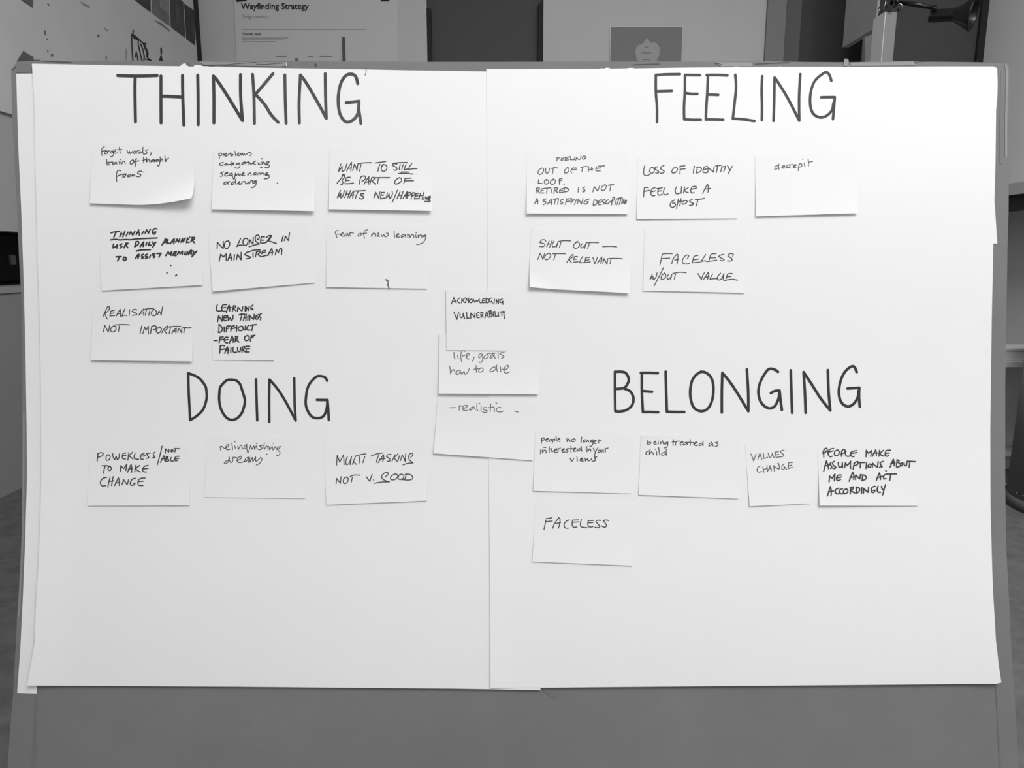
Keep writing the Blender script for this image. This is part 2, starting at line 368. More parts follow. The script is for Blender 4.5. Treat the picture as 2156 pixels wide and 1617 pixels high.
tube('body', [pc+Vector((0,0,.035)), pc+Vector((0,0,.60))], [rb*.98, rb*.96], mat('bin_grey', .17, .7), pf, 48)
tube('base_band', [pc+Vector((0,0,.0)), pc+Vector((0,0,.035))], [rb, rb*.985], mat('band_grey', .10, .6), pf, 48)
for k in range(12):
    a = math.pi+(k-2)*.16+.1; p = pc+Vector((math.cos(a)*rb*.955, math.sin(a)*rb*.955, .05)); q = pc+Vector((math.cos(a)*rb*.985, math.sin(a)*rb*.985, .05))
    tube('rivet', [p, q], .002, M_mid, pf, 10)

# ------------------------------------------------------------------ the leaning cardboard board
BL = [(100,36),(130,36),(146,23.5),(164,24),(240,25.5),(350,31),(430,35.5),(489,37.5),(560,41),(640,46),(770,47.5),(1000,46.5),(1110,46),(1200,42),(1300,36),(1400,31),(1470,27),(1540,21),(1617,16),(1815,2)]
BR = [(100,2122),(131,2122),(136,2123.5),(148,2126.5),(187,2125.6),(260,2124),(369,2124),(447,2123.5),(533,2121),(663,2119),(800,2116.5),(1027,2116.5),(1153,2118.6),(1254,2124),(1381,2130),(1482,2137),(1617,2145),(1815,2160)]
BT = [(36,130),(60,128.5),(85,127.5),(160,128.8),(250,128.3),(430,128.8),(600,129),(900,130.2),(1145,130),(1440,129.5),(1500,130.3),(1508,128.8),(1600,129),(1700,130.5),(1776,131),(1779,123),(1786,124),(1788,131),(1860,129.5),(1925,128.5),(1935,130.5),(1962,130),(2060,131),(2100,133),(2122,134.5)]
BY = 1806.0
def bfn(off):
    def f(u, v):
        top = interp(BT, 36+u*2086); py = top+(BY-top)*v
        l, r = interp(BL, py), interp(BR, py)
        return surf(l+(r-l)*u, py, off)
    return f
us = sorted(set([i/60 for i in range(61)]+[(x-36)/2086 for x, _ in BT]))
vs = sorted(set([j/70 for j in range(71)]+[(y-130)/(BY-130) for y, _ in BL+BR if 130 < y < BY]))
V, Fc = slab(bfn(0), 0, 0, 0, us, vs, bfn(-.006))
board = mesh('display_board', V, Fc, M_board)
zmin = min((board.matrix_world @ v.co if False else board.location+v.co).z for v in board.data.vertices)
for v in board.data.vertices: v.co.z = max(v.co.z, -board.location.z+0.0005)
tag(board, 'large leaning grey cardboard board holding the white sheets of notes', 'board')
def spoly(name, pts, off, mt, parent, t=.0004):
    pf = [surf(x, y, off+t) for x, y in pts]; pb = [surf(x, y, off) for x, y in pts]; n = len(pts)
    Fc = [tuple(range(n))[::-1], tuple(range(n, 2*n))]+[(i, (i+1) % n, n+(i+1) % n, n+i) for i in range(n)]
    return mesh(name, pf+pb, Fc, mt, parent)
def sribbon(name, strokes, wpx, off, mt, parent):
    V, Fc = [], []
    for s in strokes: ribbon(s, wpx, lambda x, y: surf(x, y, off), V, Fc)
    return mesh(name, V, Fc, mt, parent)
def strip(xs_fn0, xs_fn1, y0, y1, n=14):
    ys = [y0+(y1-y0)*i/n for i in range(n+1)]
    V = []; Fc = []
    return ys
def band(name, fa, fb, y0, y1, mt, off=.0005, n=16):
    def fr(u, v):
        y = y0+(y1-y0)*v; return surf(fa(y)*(1-u)+fb(y)*u, y, off)
    def bk(u, v):
        y = y0+(y1-y0)*v; return surf(fa(y)*(1-u)+fb(y)*u, y, .0001)
    V, Fc = slab(fr, 1, n, 0, None, None, bk); return mesh(name, V, Fc, mt, board)
eR = lambda y: interp(BR, y); eL = lambda y: interp(BL, y)
band('edge_tape', lambda y: eR(y)-8.5+(y-137)*.003, lambda y: eR(y)-3.5, 137, 330, M_tape)
band('edge_tape', lambda y: eR(y)-19, lambda y: eR(y)-13, 150, 345, M_tape2, .0003)
band('edge_tape', lambda y: eL(y)+1, lambda y: eL(y)+5, 870, 1300, M_tape, .0004)
band('crease', lambda y: interp([(1450,74),(1617,66),(1800,60)], y), lambda y: interp([(1450,77),(1617,74),(1800,70)], y), 1462, 1780, mat('crease_tone', .165, .9), .0004)
band('crease', lambda y: interp([(1440,2096),(1617,2104),(1800,2112)], y), lambda y: interp([(1440,2098),(1617,2108),(1800,2117)], y), 1444, 1780, bpy.data.materials['crease_tone'], .0004)
spoly('tape_patch', [(1791,132),(1925,130),(1927,138),(1791,139)], .0001, M_tape, board)
spoly('tape_patch', [(1506,131),(1582,131.5),(1584,140),(1518,140)], .0001, M_tape, board)
spoly('tape_patch', [(38,131),(66,130),(66,152),(35,153)], .0001, M_board, board)
spoly('tape_patch', [(420,130),(470,130.5),(600,131.5),(607,138),(590,140),(430,137)], .0001, M_tape, board)
spoly('torn_patch', [(1143,1456),(1170,1458),(1178,1464),(1170,1470),(1158,1466)], .0001, bpy.data.materials['crease_tone'], board)
spoly('tape_patch', [(1777,126),(1786,126),(1784,139),(1777,139)], .0004, M_tape, board)
for st in ([[(420,137),(480,136),(510,133),(540,131.5)], [(540,135),(560,135.5),(596,132.5)], [(1333,136),(1360,135),(1390,134)], [(1590,134.5),(1640,132),(1662,131)],
        [(1506,133),(1514,134),(1520,136)], [(604,134),(602,141)], [(397,132),(399,137)], [(90,128),(150,131)], [(25,147),(34,140)], [(1925,130),(1932,132)]]): sribbon('crack_line', [st], 1.1, .0007, M_crack, board)
sribbon('crack_line', [[(664,135.5),(665,137)]], 4, .0007, M_crack, board)
sribbon('pale_chip', [[(603,132),(603.5,139)]], 2.4, .0008, M_light, board)

# ------------------------------------------------------------------ the paper sheets
def sheet(name, Lt, Rt, Tp, Bt, off, label, nu=34, nv=44, liftfn=None, t=.00025, grp='white flip-chart sheets on the board'):
    x0, x1 = Tp[0][0], Tp[-1][0]; X0, X1 = Bt[0][0], Bt[-1][0]
    def pix(u, v):
        ty, by = interp(Tp, x0+(x1-x0)*u), interp(Bt, X0+(X1-X0)*u); py = ty+(by-ty)*v
        l, r = interp(Lt, py), interp(Rt, py); return l+(r-l)*u, py
    lf = liftfn or (lambda u, v: 0)
    fr = lambda u, v: surf(*pix(u, v), off+lf(u, v)); bk = lambda u, v: surf(*pix(u, v), off+lf(u, v)-t)
    us = sorted(set([i/nu for i in range(nu+1)]+[(x-x0)/(x1-x0) for x, _ in Tp]+[(x-X0)/(X1-X0) for x, _ in Bt]))
    y0, y1 = Tp[0][1], Bt[0][1]
    vs = sorted(set([j/nv for j in range(nv+1)]))
    V, Fc = slab(fr, 0, 0, 0, us, vs, bk)
    return tag(mesh(name, V, Fc, M_sheet, smooth=True), label, 'paper', grp)
sheet('paper_strip', [(155,34),(300,38),(450,45),(600,50),(740,53.5),(900,56),(1000,57),(1150,52.5),(1270,47.5),(1370,42.5),(1456,36)],
      [(155,72),(600,92),(900,99),(1200,92),(1400,80),(1460,77)], [(34,155.5),(70,155)], [(35,1459),(77,1460)], .0009,
      'narrow white paper strip down the left edge behind the THINKING sheet', 4, 60)
sheet('paper_strip', [(180,2040),(513,2040)], [(300,2080),(420,2093.5),(513,2100)], [(2040,300),(2080,300)], [(2040,515),(2100,512.5)], .0009,
      'small white paper tab peeking out behind the right edge of the FEELING sheet', 4, 8)
LT = [(70,134),(120,135),(250,137.5),(340,139),(380,139.5),(386,135),(391,133),(395,138),(399,140),(408,140.5),(413,136.5),(424,137.5),(430,139.5),(438,139.5),(446,141),(458,140),(475,141.2),(600,143.5),(760,146),(860,148),(1023,150.5),(1152,153)]
shL = sheet('paper_sheet', [(134,67),(209,72),(375,75),(400,76),(548,79),(660,83.5),(808,86),(1000,87),(1095,85),(1191,81),(1267,76),(1355,73),(1443,57)],
      [(150,1153),(600,1147),(880,1143),(1300,1138.5),(1453,1138)], LT, [(57,1443.5),(500,1446),(960,1450),(1138,1453)], .0022,
      'left white flip-chart sheet with THINKING and DOING written large', liftfn=lambda u, v: .004*max(0, 1-u*14)*(.3+.7*v**3)+.0015*v**8)
RT = [(1024,144.5),(1030,145.2),(1060,145.4),(1160,145),(1262,145),(1267,143.5),(1272,144.8),(1275,142.8),(1283,142.6),(1285,144.6),(1320,143.8),(1326,142.8),(1334,143),(1336,144),(1440,142.4),(1546,141.5),(1549,140.3),(1556,140.6),(1560,141.4),(1640,140.8),(1645,139.8),(1650,140.8),(1765,140.6),(2000,139.8),(2094,139.8),(2101,143.5)]
shR = sheet('paper_sheet', [(145,1024),(400,1026),(900,1028.5),(1300,1032),(1448,1032.5)],
      [(140,2098),(146,2100.5),(200,2100.5),(212,2097.5),(340,2096),(480,2092),(680,2088),(900,2085),(1070,2085.5),(1230,2090),(1350,2097),(1400,2103),(1425,2106),(1440,2109)],
      RT, [(1032,1448),(1138,1448),(1600,1444),(2090,1440),(2098,1440),(2109,1437)], .0027,
      'right white flip-chart sheet with FEELING and BELONGING written large', liftfn=lambda u, v: .0022*max(0, 1-u*18)*v**4+.0015*v**8+.003*max(0, (u-.93)/.07)*v**3)
def off_sheet(x, y): return .0062 if x > 1026 else .0036

# ------------------------------------------------------------------ handwriting
def parse(s, ox, oy, k):
    out = []
    for st in s.replace('\n', ' ').split('|'):
        n = [float(q) for q in st.split()]
        if len(n) < 2: continue
        assert len(n) % 2 == 0, st
        out.append([(ox+n[i]/k, oy+n[i+1]/k) for i in range(0, len(n), 2)])
    return out
def smooth(p):
    """curve through the traced points, kept sharp where the pen turned back"""
    n = len(p)
    if n < 3: 
        return [[p[0], ((p[0][0]+p[-1][0])/2, (p[0][1]+p[-1][1])/2), p[-1]]] if n == 2 else [p]
    cuts = [0]
    for i in range(1, n-1):
        a = math.atan2(p[i][1]-p[i-1][1], p[i][0]-p[i-1][0]); b = math.atan2(p[i+1][1]-p[i][1], p[i+1][0]-p[i][0])
        d = abs((b-a+math.pi) % (2*math.pi)-math.pi)
        if d > math.radians(78): cuts.append(i)
    cuts.append(n-1); segs = []
    for a, b in zip(cuts, cuts[1:]):
        q = p[a:b+1]
        if len(q) == 2: segs.append(q); continue
        r = [q[0]]
        for i in range(len(q)-1):
            p0, p1, p2, p3 = q[max(i-1, 0)], q[i], q[i+1], q[min(i+2, len(q)-1)]
            for k in (1, 2, 3, 4):
                t = k/4
                r.append(tuple(.5*((2*p1[c])+(-p0[c]+p2[c])*t+(2*p0[c]-5*p1[c]+4*p2[c]-p3[c])*t*t+(-p0[c]+3*p1[c]-3*p2[c]+p3[c])*t**3) for c in (0, 1)))
        segs.append(r)
    return segs
def write(name, s, ox, oy, k, wpx, place, mt, parent):
    V, Fc = [], []; nseg = 0
    for st in parse(s, ox, oy, k):
        for seg in smooth(st):
            d = [seg[0]]
            for q in seg[1:]:
                if math.hypot(q[0]-d[-1][0], q[1]-d[-1][1]) > .25: d.append(q)
            b0 = len(V); ribbon(d, wpx, place, V, Fc); nseg += 1
            for i in range(b0, len(V)): V[i] = V[i]+(CAM-V[i]).normalized()*(nseg*5e-6)     # later strokes lie over earlier ones
    return mesh(name, V, Fc, mt, parent)
def head(s, ox, oy, k, wpx, mt, sh, up):
    return write('heading', s, ox, oy, k, wpx, lambda x, y: surf(x, y, up), mt, sh)
UL, UR = .0022+.0035, .0046+.0035
def lifted(sh_off, sheetid):
    return sh_off+.0002
tag(head("""100 104 250 108 398 104|232 108 230 220 234 455|427 108 427 300 428 462|590 104 592 250 600 478|430 260 500 262 590 267|705 102 708 250 709 475
|828 462 828 250 824 108 860 150 950 290 1044 444 1030 260 1029 98""", 220, 130, 3.593, 6.6, M_markF, shL, .0025), 'THINK part of the THINKING heading in dark marker')
head("""1120 96 1130 250 1134 466|1274 90 1220 155 1142 246|1142 246 1210 320 1260 400 1314 458|1364 100 1368 300 1374 464
|1474 462 1472 300 1482 100 1530 165 1620 320 1678 428 1672 250 1670 90|1916 164 1900 110 1862 92 1820 110 1785 170 1768 270 1775 370 1800 430 1835 456 1880 440 1915 395 1924 330
|1828 310 1926 298 1924 350 1930 400 1940 466""", 220, 130, 3.593, 6.4, M_mark2, shL, .0025)
write('hair_line', "1976 48 1980 72 1972 102", 220, 130, 3.593, 1.3, lambda x, y: surf(x, y, .0028), M_mark2, shL)
head("""192 132 192 300 204 450 204 595|192 130 300 124 430 122|200 292 280 290 350 288|480 134 478 300 470 450 472 568 560 572 636 572|480 130 628 132|485 308 540 316 602 316
|706 134 700 300 690 450 686 570|694 130 800 130 898 134|706 322 760 324 808 326|686 568 780 570 858 572|976 128 984 250 970 400 952 560 1060 568 1165 584|1242 142 1236 280 1240 430 1238 574
|1354 582 1360 400 1364 154 1410 220 1500 370 1608 580 1606 350 1618 122|1924 186 1905 130 1874 102 1830 125 1760 190 1725 280 1714 380 1725 470 1760 525 1820 548 1880 530 1930 475 1946 400
|1824 350 1958 348 1950 450 1940 566""", 1340, 130, 4.687, 5.4, M_markF, shR, .0030)
head("""158 98 162 300 172 500 182 684 240 650 330 572 370 490 390 400 385 300 370 250 310 170 240 125 158 94|700 176 650 180 600 220 560 275 550 350 548 430 565 530 610 620 660 668 710 682 770 664 830 600 860 520 872 440 860 380 835 300 810 230 760 185 700 176
|1012 172 1018 400 1028 688|1180 706 1178 400 1182 174 1290 300 1390 460 1512 690 1500 500 1498 400 1494 156
|1910 188 1880 145 1820 130 1770 140 1700 210 1660 290 1642 400 1640 490 1665 570 1715 640 1780 660 1840 650 1880 610 1905 530 1912 450|1780 430 1914 432 1922 530 1930 684""", 370, 770, 5.989, 5.4, M_mark, shL, .0025)
head("""130 120 130 280 132 430|130 124 170 120 215 132 238 180 225 220 200 248 145 255|200 252 250 275 275 330 262 385 220 420 170 432 132 430|340 132 340 280 348 436 400 436 468 438|332 130 400 130 465 132|344 272 420 278
|526 120 530 260 536 434 600 436 672 436|800 122 760 150 730 200 718 280 726 350 750 405 800 430 850 415 885 360 900 280 895 200 870 150 830 124 800 122|966 440 966 280 970 130 1050 230 1174 430 1172 270 1162 102
|1406 122 1380 104 1340 98 1310 125 1270 195 1252 270 1265 345 1300 390 1345 408 1385 385 1410 330 1416 290|1350 288 1380 272 1418 268 1424 330 1436 420|1506 110 1510 260 1516 442
|1622 442 1616 280 1606 124 1670 220 1740 330 1815 424 1802 280 1796 108|2022 124 2005 85 1980 80 1935 115 1900 180 1882 270 1892 340 1920 380 1960 392 2000 370 2030 320 2036 270|1950 252 2042 246 2040 320 2046 394""", 1260, 750, 3.717, 5.6, M_mark, shR, .0030)

# ------------------------------------------------------------------ the sticky notes
# label, corners TL TR BR BL, lift BL/BR (mm), corner curl (mm) or 0, pen width px, ink grey, zoom origin, strokes
NOTES = []
def N(*a): NOTES.append(a)
N("white note with lower-case 'forget words, train of thought, focus' and a curled corner", [(195,303),(409,308),(410,436),(189,428)], 3, 5, ('br', 9), 2.4, 62, (180,290), """
345 165 315 175 292 225 300 322|292 248 340 236 380 232|400 240 360 250 345 275 355 292 385 285 405 255 410 290|410 245 440 235|500 240 465 245 455 275 480 280 505 250 510 290 490 335 455 340
|515 255 545 240 545 215 520 220 515 262 540 282 575 272|615 170 622 220 632 282|580 215 660 212|755 225 765 260 785 290 800 245 812 288 845 262 860 235|890 245 870 262 880 288 905 280 915 250 890 240
|915 245 930 285|925 255 960 225 985 225|1000 250 970 265 975 285 1010 270 1040 240|1045 172 1040 230 1048 295|1140 215 1090 225 1110 255 1120 280 1065 300|1190 270 1190 295 1170 322
|385 390 388 450 395 498|370 460 440 440|410 465 440 495|430 450 470 440 500 440|540 450 490 465 490 490 530 475 560 440 570 475|610 430 620 480|635 395 640 400|640 440 655 480 680 430 710 425 722 470
|850 405 815 430 810 470 845 475 880 440 870 405 850 402|935 380 905 395 902 440 910 512|870 440 970 415|1050 350 1055 400 1058 455|1035 412 1120 385|1105 360 1110 440 1135 395 1155 395 1165 440
|1230 395 1185 415 1190 438 1225 420 1240 395 1250 435|1250 400 1262 435 1290 390|1330 395 1290 405 1290 430 1325 415 1340 400 1345 470 1330 512 1305 500|1355 345 1362 435 1385 385 1400 380 1408 425
|1440 325 1448 380 1458 432 1470 395 1510 370|640 600 600 592 570 620 562 700 568 790|570 700 650 665 740 655|720 660 680 680 678 715 715 705 735 665|800 665 760 690 770 710 810 695
|815 665 825 700 860 660 862 700 890 665|1025 605 960 610 945 645 1005 665 1000 690 950 705 915 690|1055 622 1062 622""")
N("white note listing 'problems, categorising, sequencing, ordering'", [(449.5,313),(664,316),(662,444.5),(446,440.5)], 3.5, 5, 0, 2.4, 60, (430,300), """
262 200 268 240 278 285|262 215 300 190 322 205 310 235 270 240|350 200 360 242|358 225 385 195 400 195|410 200 385 225 395 250 430 230 445 205|445 205 480 205|480 180 482 215 485 245 510 240 525 220 500 210 485 225
|557 158 565 200 568 240|590 225 635 195 620 190 595 225 615 240 640 235|640 230 665 195 675 232 700 195 710 232|725 200 740 228 760 220 815 178 855 200 850 220 830 238
|350 362 300 370 275 395 300 415 350 405|400 375 365 400 385 412 415 385 425 408|487 338 487 380 490 420|430 400 520 385|510 395 545 370 525 365 515 400 550 405|620 370 585 380 580 400 615 395 640 370 650 420 625 462 570 462 560 450
|730 350 690 370 680 392 720 385 745 350|745 350 755 390|750 375 790 350|800 345 815 400|815 350 845 395 870 380 895 355 935 335|900 360 880 375 935 400|975 365 985 395 1015 390|1035 290 1065 300|1020 450 1050 452
|1045 350 1052 398 1080 350 1100 390|1180 345 1130 355 1115 385 1150 385 1180 350|1120 405 1170 405 1182 435 1150 458 1100 445
|350 530 295 560 335 580 330 605 290 610|370 580 430 550 410 540 370 575 385 605 440 600|500 555 460 570 460 600 500 590 510 560 515 620 530 660 550 650 565 555|565 560 580 600 620 560 635 600 660 570
|670 590 725 560 715 535 690 570 700 598 735 598|790 565 790 598 820 555 845 560 855 598|940 545 900 560 900 582 940 580|955 555 965 585 990 555|1010 550 1020 580 1060 545 1085 580
|1160 545 1110 565 1110 590 1150 580|1120 595 1170 590 1180 620 1150 650 1090 655|405 710 360 730 355 755 400 750 420 715 440 760|430 720 465 705|530 710 490 740 490 765 530 750 555 710|565 665 568 710 580 762
|600 745 650 720 640 705 620 735 640 758 670 745|680 755 690 715 735 705|745 710 755 755 780 735|800 715 815 750 850 690 875 690 885 735|940 690 890 705 880 735 920 730 945 695 940 760 910 800 855 818|1322 735 1328 738""")
N("white note in slanting capitals 'WANT TO STILL BE PART OF WHATS NEW/HAPPENING'", [(694,311),(910,314),(909,444),(692.5,440.5)], 3.5, 4.5, 0, 2.5, 55, (680,300), """
325 390 300 460 282 525 320 480 348 430 345 530 400 490 435 382|430 515 475 430 520 360 515 430 505 515|455 470 520 462|540 510 572 392 600 450 618 508 634 385|640 385 760 368 880 365|690 400 680 450 665 522
|948 370 1040 358 1140 345|1035 395 1010 460 998 522|1130 405 1090 400 1065 440 1062 500 1100 522 1145 500 1162 445 1130 405 1085 412 1060 455
|1345 390 1270 385 1258 415 1330 450 1345 480 1320 505 1285 495|1270 380 1380 365 1528 362|1405 400 1392 440 1385 495|1458 400 1440 450 1432 498|1510 400 1490 440 1475 495 1540 480|1615 378 1570 440 1555 490 1620 478 1710 472
|1425 545 1430 535 1560 537|1375 562 1500 560 1638 573|375 580 320 660 255 740|350 590 375 578 395 600 385 640 345 690 365 720 350 760 320 755|440 630 495 630|425 690 480 688|425 640 405 700 400 748 480 745 555 735
|690 625 670 690 662 755|690 620 745 605 775 625 760 670 705 705|745 758 790 680 835 620 830 690 825 755|790 720 850 700|850 755 870 690 885 640 925 630 935 660 890 700 955 755|920 638 1060 636 1212 636|1010 640 1000 690 992 745
|1390 636 1330 670 1300 720 1320 752 1370 740 1425 700 1425 655 1385 636|1490 650 1480 700 1468 745|1495 650 1605 645|1495 695 1645 692
|320 870 290 930 262 1000 300 960 325 920 322 1005 360 970 390 870|440 870 415 940 395 1000|500 870 475 940 450 1000|420 945 490 925|480 1005 520 930 560 880 550 940 540 1005|500 960 560 950|580 880 680 876 770 872|640 890 610 950 590 1010
|745 928 690 930 680 955 735 980 730 1010 690 1022 660 1005|925 1005 955 900 985 950 1010 1008 1035 895|1060 905 1120 905|1060 955 1105 950|1065 905 1050 970 1045 1020 1130 1005|1170 910 1150 1000 1185 970 1200 930 1210 1015 1245 980 1262 930 1255 885
|1352 865 1310 970 1255 1085|1400 895 1345 1018|1455 885 1412 1018|1370 960 1440 955|1455 1010 1500 940 1535 885 1520 950 1505 1010|1480 965 1530 955|1545 915 1530 1010|1545 910 1590 905 1595 940 1550 960|1620 920 1600 1025|1620 915 1665 910 1670 945 1625 965
|1690 930 1660 1020 1730 1015|1680 925 1740 920|1680 970 1725 965|1770 920 1745 1020|1835 900 1800 1030|1750 965 1810 955|1840 985 1830 1030|1860 1020 1870 980 1895 1030 1910 980|1950 970 1920 985 1925 1010 1950 990 1945 1020 1915 1035|1850 1068 1945 1070|1915 1040 1950 1055""")
N("tilted white note with bold underlined THINKING above 'USE DAILY PLANNER TO ASSIST MEMORY'", [(206,481),(419,469.6),(426.7,600),(214.5,612)], 1.5, 2, 0, 3.1, 42, (200,465), """
290 218 360 200 440 190|390 200 360 250 340 305|480 205 450 290|545 185 505 290|465 245 530 235|600 205 565 275|620 250 650 195 685 262 725 185|795 165 770 210 748 252|752 215 800 205 805 262|890 185 850 240|910 225 940 160 970 225 1005 150
|1125 145 1080 140 1045 185 1050 230 1080 240 1105 200 1070 210|280 345 380 335 450 345 560 338 640 342 760 328 900 320 1130 310|335 420 325 490 370 470 405 430 400 495|490 415 450 440 490 465 455 495|560 410 525 490|560 405 600 405 560 445 595 485
|745 380 720 470|745 375 790 375 790 420 720 470|820 470 850 420 885 380 875 465|835 440 885 430|940 390 925 445|995 380 965 440 1015 440|1050 380 1055 420 1105 385|1100 390 1070 440 1045 480|750 550 830 528 1005 522
|1215 435 1260 370 1300 330|1270 330 1310 340 1290 380 1240 395|1325 340 1300 405 1345 405|1370 410 1410 350 1440 325 1430 415|1390 380 1440 375|1465 385 1490 330 1515 385 1540 325|1560 385 1590 320 1600 380 1640 310
|1680 310 1660 390 1710 385|1670 345 1700 330|1720 295 1722 298|1770 310 1740 380|1760 300 1805 300 1800 335 1760 345 1805 395|385 650 475 645|450 650 410 725|530 655 510 690 525 715 560 705 565 675 545 655
|735 680 770 620 800 605 780 685|750 655 800 640|880 605 850 615 845 640 880 655 870 675 845 680|950 605 920 615 915 640 950 650 940 675 915 680|1010 620 985 665|1085 595 1040 600|1065 600 1050 625 1085 640 1065 665|1120 590 1200 588|1195 590 1160 655
|1285 630 1330 560 1350 600 1395 560 1380 625|1440 565 1415 620 1470 630|1435 565 1480 560|1425 595 1465 590|1495 610 1525 555 1545 595 1590 550 1585 605|1640 565 1625 600 1650 610 1690 580 1670 555|1720 560 1700 610|1710 555 1750 530 1750 565 1715 575 1760 600
|1780 540 1800 580|1848 545 1800 600 1760 645|1372 815 1378 815|1305 943 1310 943|1465 992 1480 980""")
N("tilted white note in capitals 'NO LONGER IN MAINSTREAM'", [(437,483),(648,466),(663,595),(448,613.6)], 3, 1.2, 0, 2.5, 50, (430,460), """
235 545 240 430 290 490 345 545 345 415|430 405 380 430 365 490 385 540 430 535 460 480 460 430 430 403|660 362 630 430 592 508 650 480 700 490|750 358 710 385 705 450 730 488 770 475 795 420 785 370 750 356|815 470 830 385 860 430 885 465 890 340
|960 370 975 385 1000 350 985 305 950 305 925 350 935 410 960 435 1002 460 900 485 815 512|1095 335 1040 330 1025 390 1022 440 1070 445 1115 435|1030 395 1085 392|1215 310 1170 370 1125 440|1125 345 1180 310 1220 310 1200 360 1150 400 1230 425 1310 452
|1435 315 1420 360 1408 415|1455 400 1475 320 1500 360 1530 400 1548 260|272 775 285 710 300 645 345 700 400 640 400 765|430 758 450 700 475 635 490 700 500 755|440 715 500 710|550 655 540 750|585 745 605 650 640 700 670 750 670 615
|820 600 770 615 735 655 790 680 845 700 820 720 765 730|810 605 900 575 1020 565|885 620 888 700|950 600 930 695|945 610 1000 590 1020 610 975 650 1025 690|1115 580 1060 590 1045 640|1060 620 1110 612|1045 690 1110 672 1160 660
|1160 670 1190 600 1225 545 1240 600 1230 665|1170 625 1245 612|1290 655 1310 560 1345 620 1370 560 1395 535 1410 570 1402 655""")
N("white note with one thin line 'fear of new learning' along its top", [(687,473),(900,478.5),(899.6,608),(687,604.5)], 1.8, 1.2, 0, 2.1, 78, (670,460), """
370 222 330 220 310 250 325 300 338 350|315 285 400 285|400 300 440 285 455 260 430 262 412 300 440 322 470 318|530 270 490 290 475 320 510 315 540 280 548 322|570 250 580 318|575 280 590 255 640 268
|770 265 730 290 725 320 765 315 785 280 765 265|895 205 850 220 828 260 830 310 840 362|790 275 880 265|970 285 970 328 1000 265 1030 275 1038 325|1065 320 1100 295 1100 262 1075 275 1075 315 1110 328
|1140 290 1165 330 1190 290 1215 335 1265 310 1270 270 1240 262|1380 235 1382 290 1392 340|1415 320 1470 285 1450 270 1420 300 1430 340 1480 335|1560 285 1510 310 1510 345 1560 320 1580 290 1590 345|1620 285 1628 345|1625 310 1655 285
|1660 300 1668 345 1700 290 1730 300 1740 345|1770 300 1780 350|1775 260 1782 262|1815 300 1815 350 1850 300 1885 310 1880 350|1950 295 1905 315 1915 330 1950 320|1952 290 1950 360 1910 430 1845 462 1785 468""")
N("white note in capitals 'REALISATION NOT IMPORTANT'", [(196,630),(408.5,633),(404.4,761),(192,758.6)], 2.5, 3.5, 0, 2.4, 58, (180,620), """
315 405 350 330 400 225 425 215 435 255 400 310 355 350 395 445|460 300 525 285|455 345 520 335|460 300 440 390 535 380|560 390 590 330 630 270 640 330 632 400|575 350 640 345|715 260 690 320 662 395 700 375 750 382|800 275 792 380
|935 280 880 270 845 310 920 340 930 365 855 380|970 375 1010 310 1060 260 1060 320 1055 378|990 345 1055 335|1080 268 1160 255 1225 255 1250 275|1105 285 1085 378|1165 300 1148 380|1240 275 1205 300 1195 350 1230 385 1275 370 1290 320 1265 280 1240 275
|1310 370 1335 295 1360 340 1375 372 1390 270 1405 215|325 680 350 560 380 620 415 682 440 560|510 570 465 610 460 660 500 680 545 650 555 600 520 568|540 552 660 545 795 550|615 570 600 668
|1022 568 990 712|1040 715 1075 590 1100 650 1140 575 1142 718|1200 590 1180 710|1195 585 1250 565 1290 585 1270 630 1225 640|1350 590 1300 620 1285 675 1320 705 1365 670 1378 620 1350 588|1385 695 1430 620 1485 570 1490 610 1435 660 1478 715
|1510 588 1620 578 1730 580|1545 595 1520 708|1565 712 1610 640 1650 610 1640 700|1590 665 1650 660|1675 690 1690 620 1720 650 1745 695 1750 610|1770 600 1840 602 1875 608 1918 595|1800 605 1785 695""")
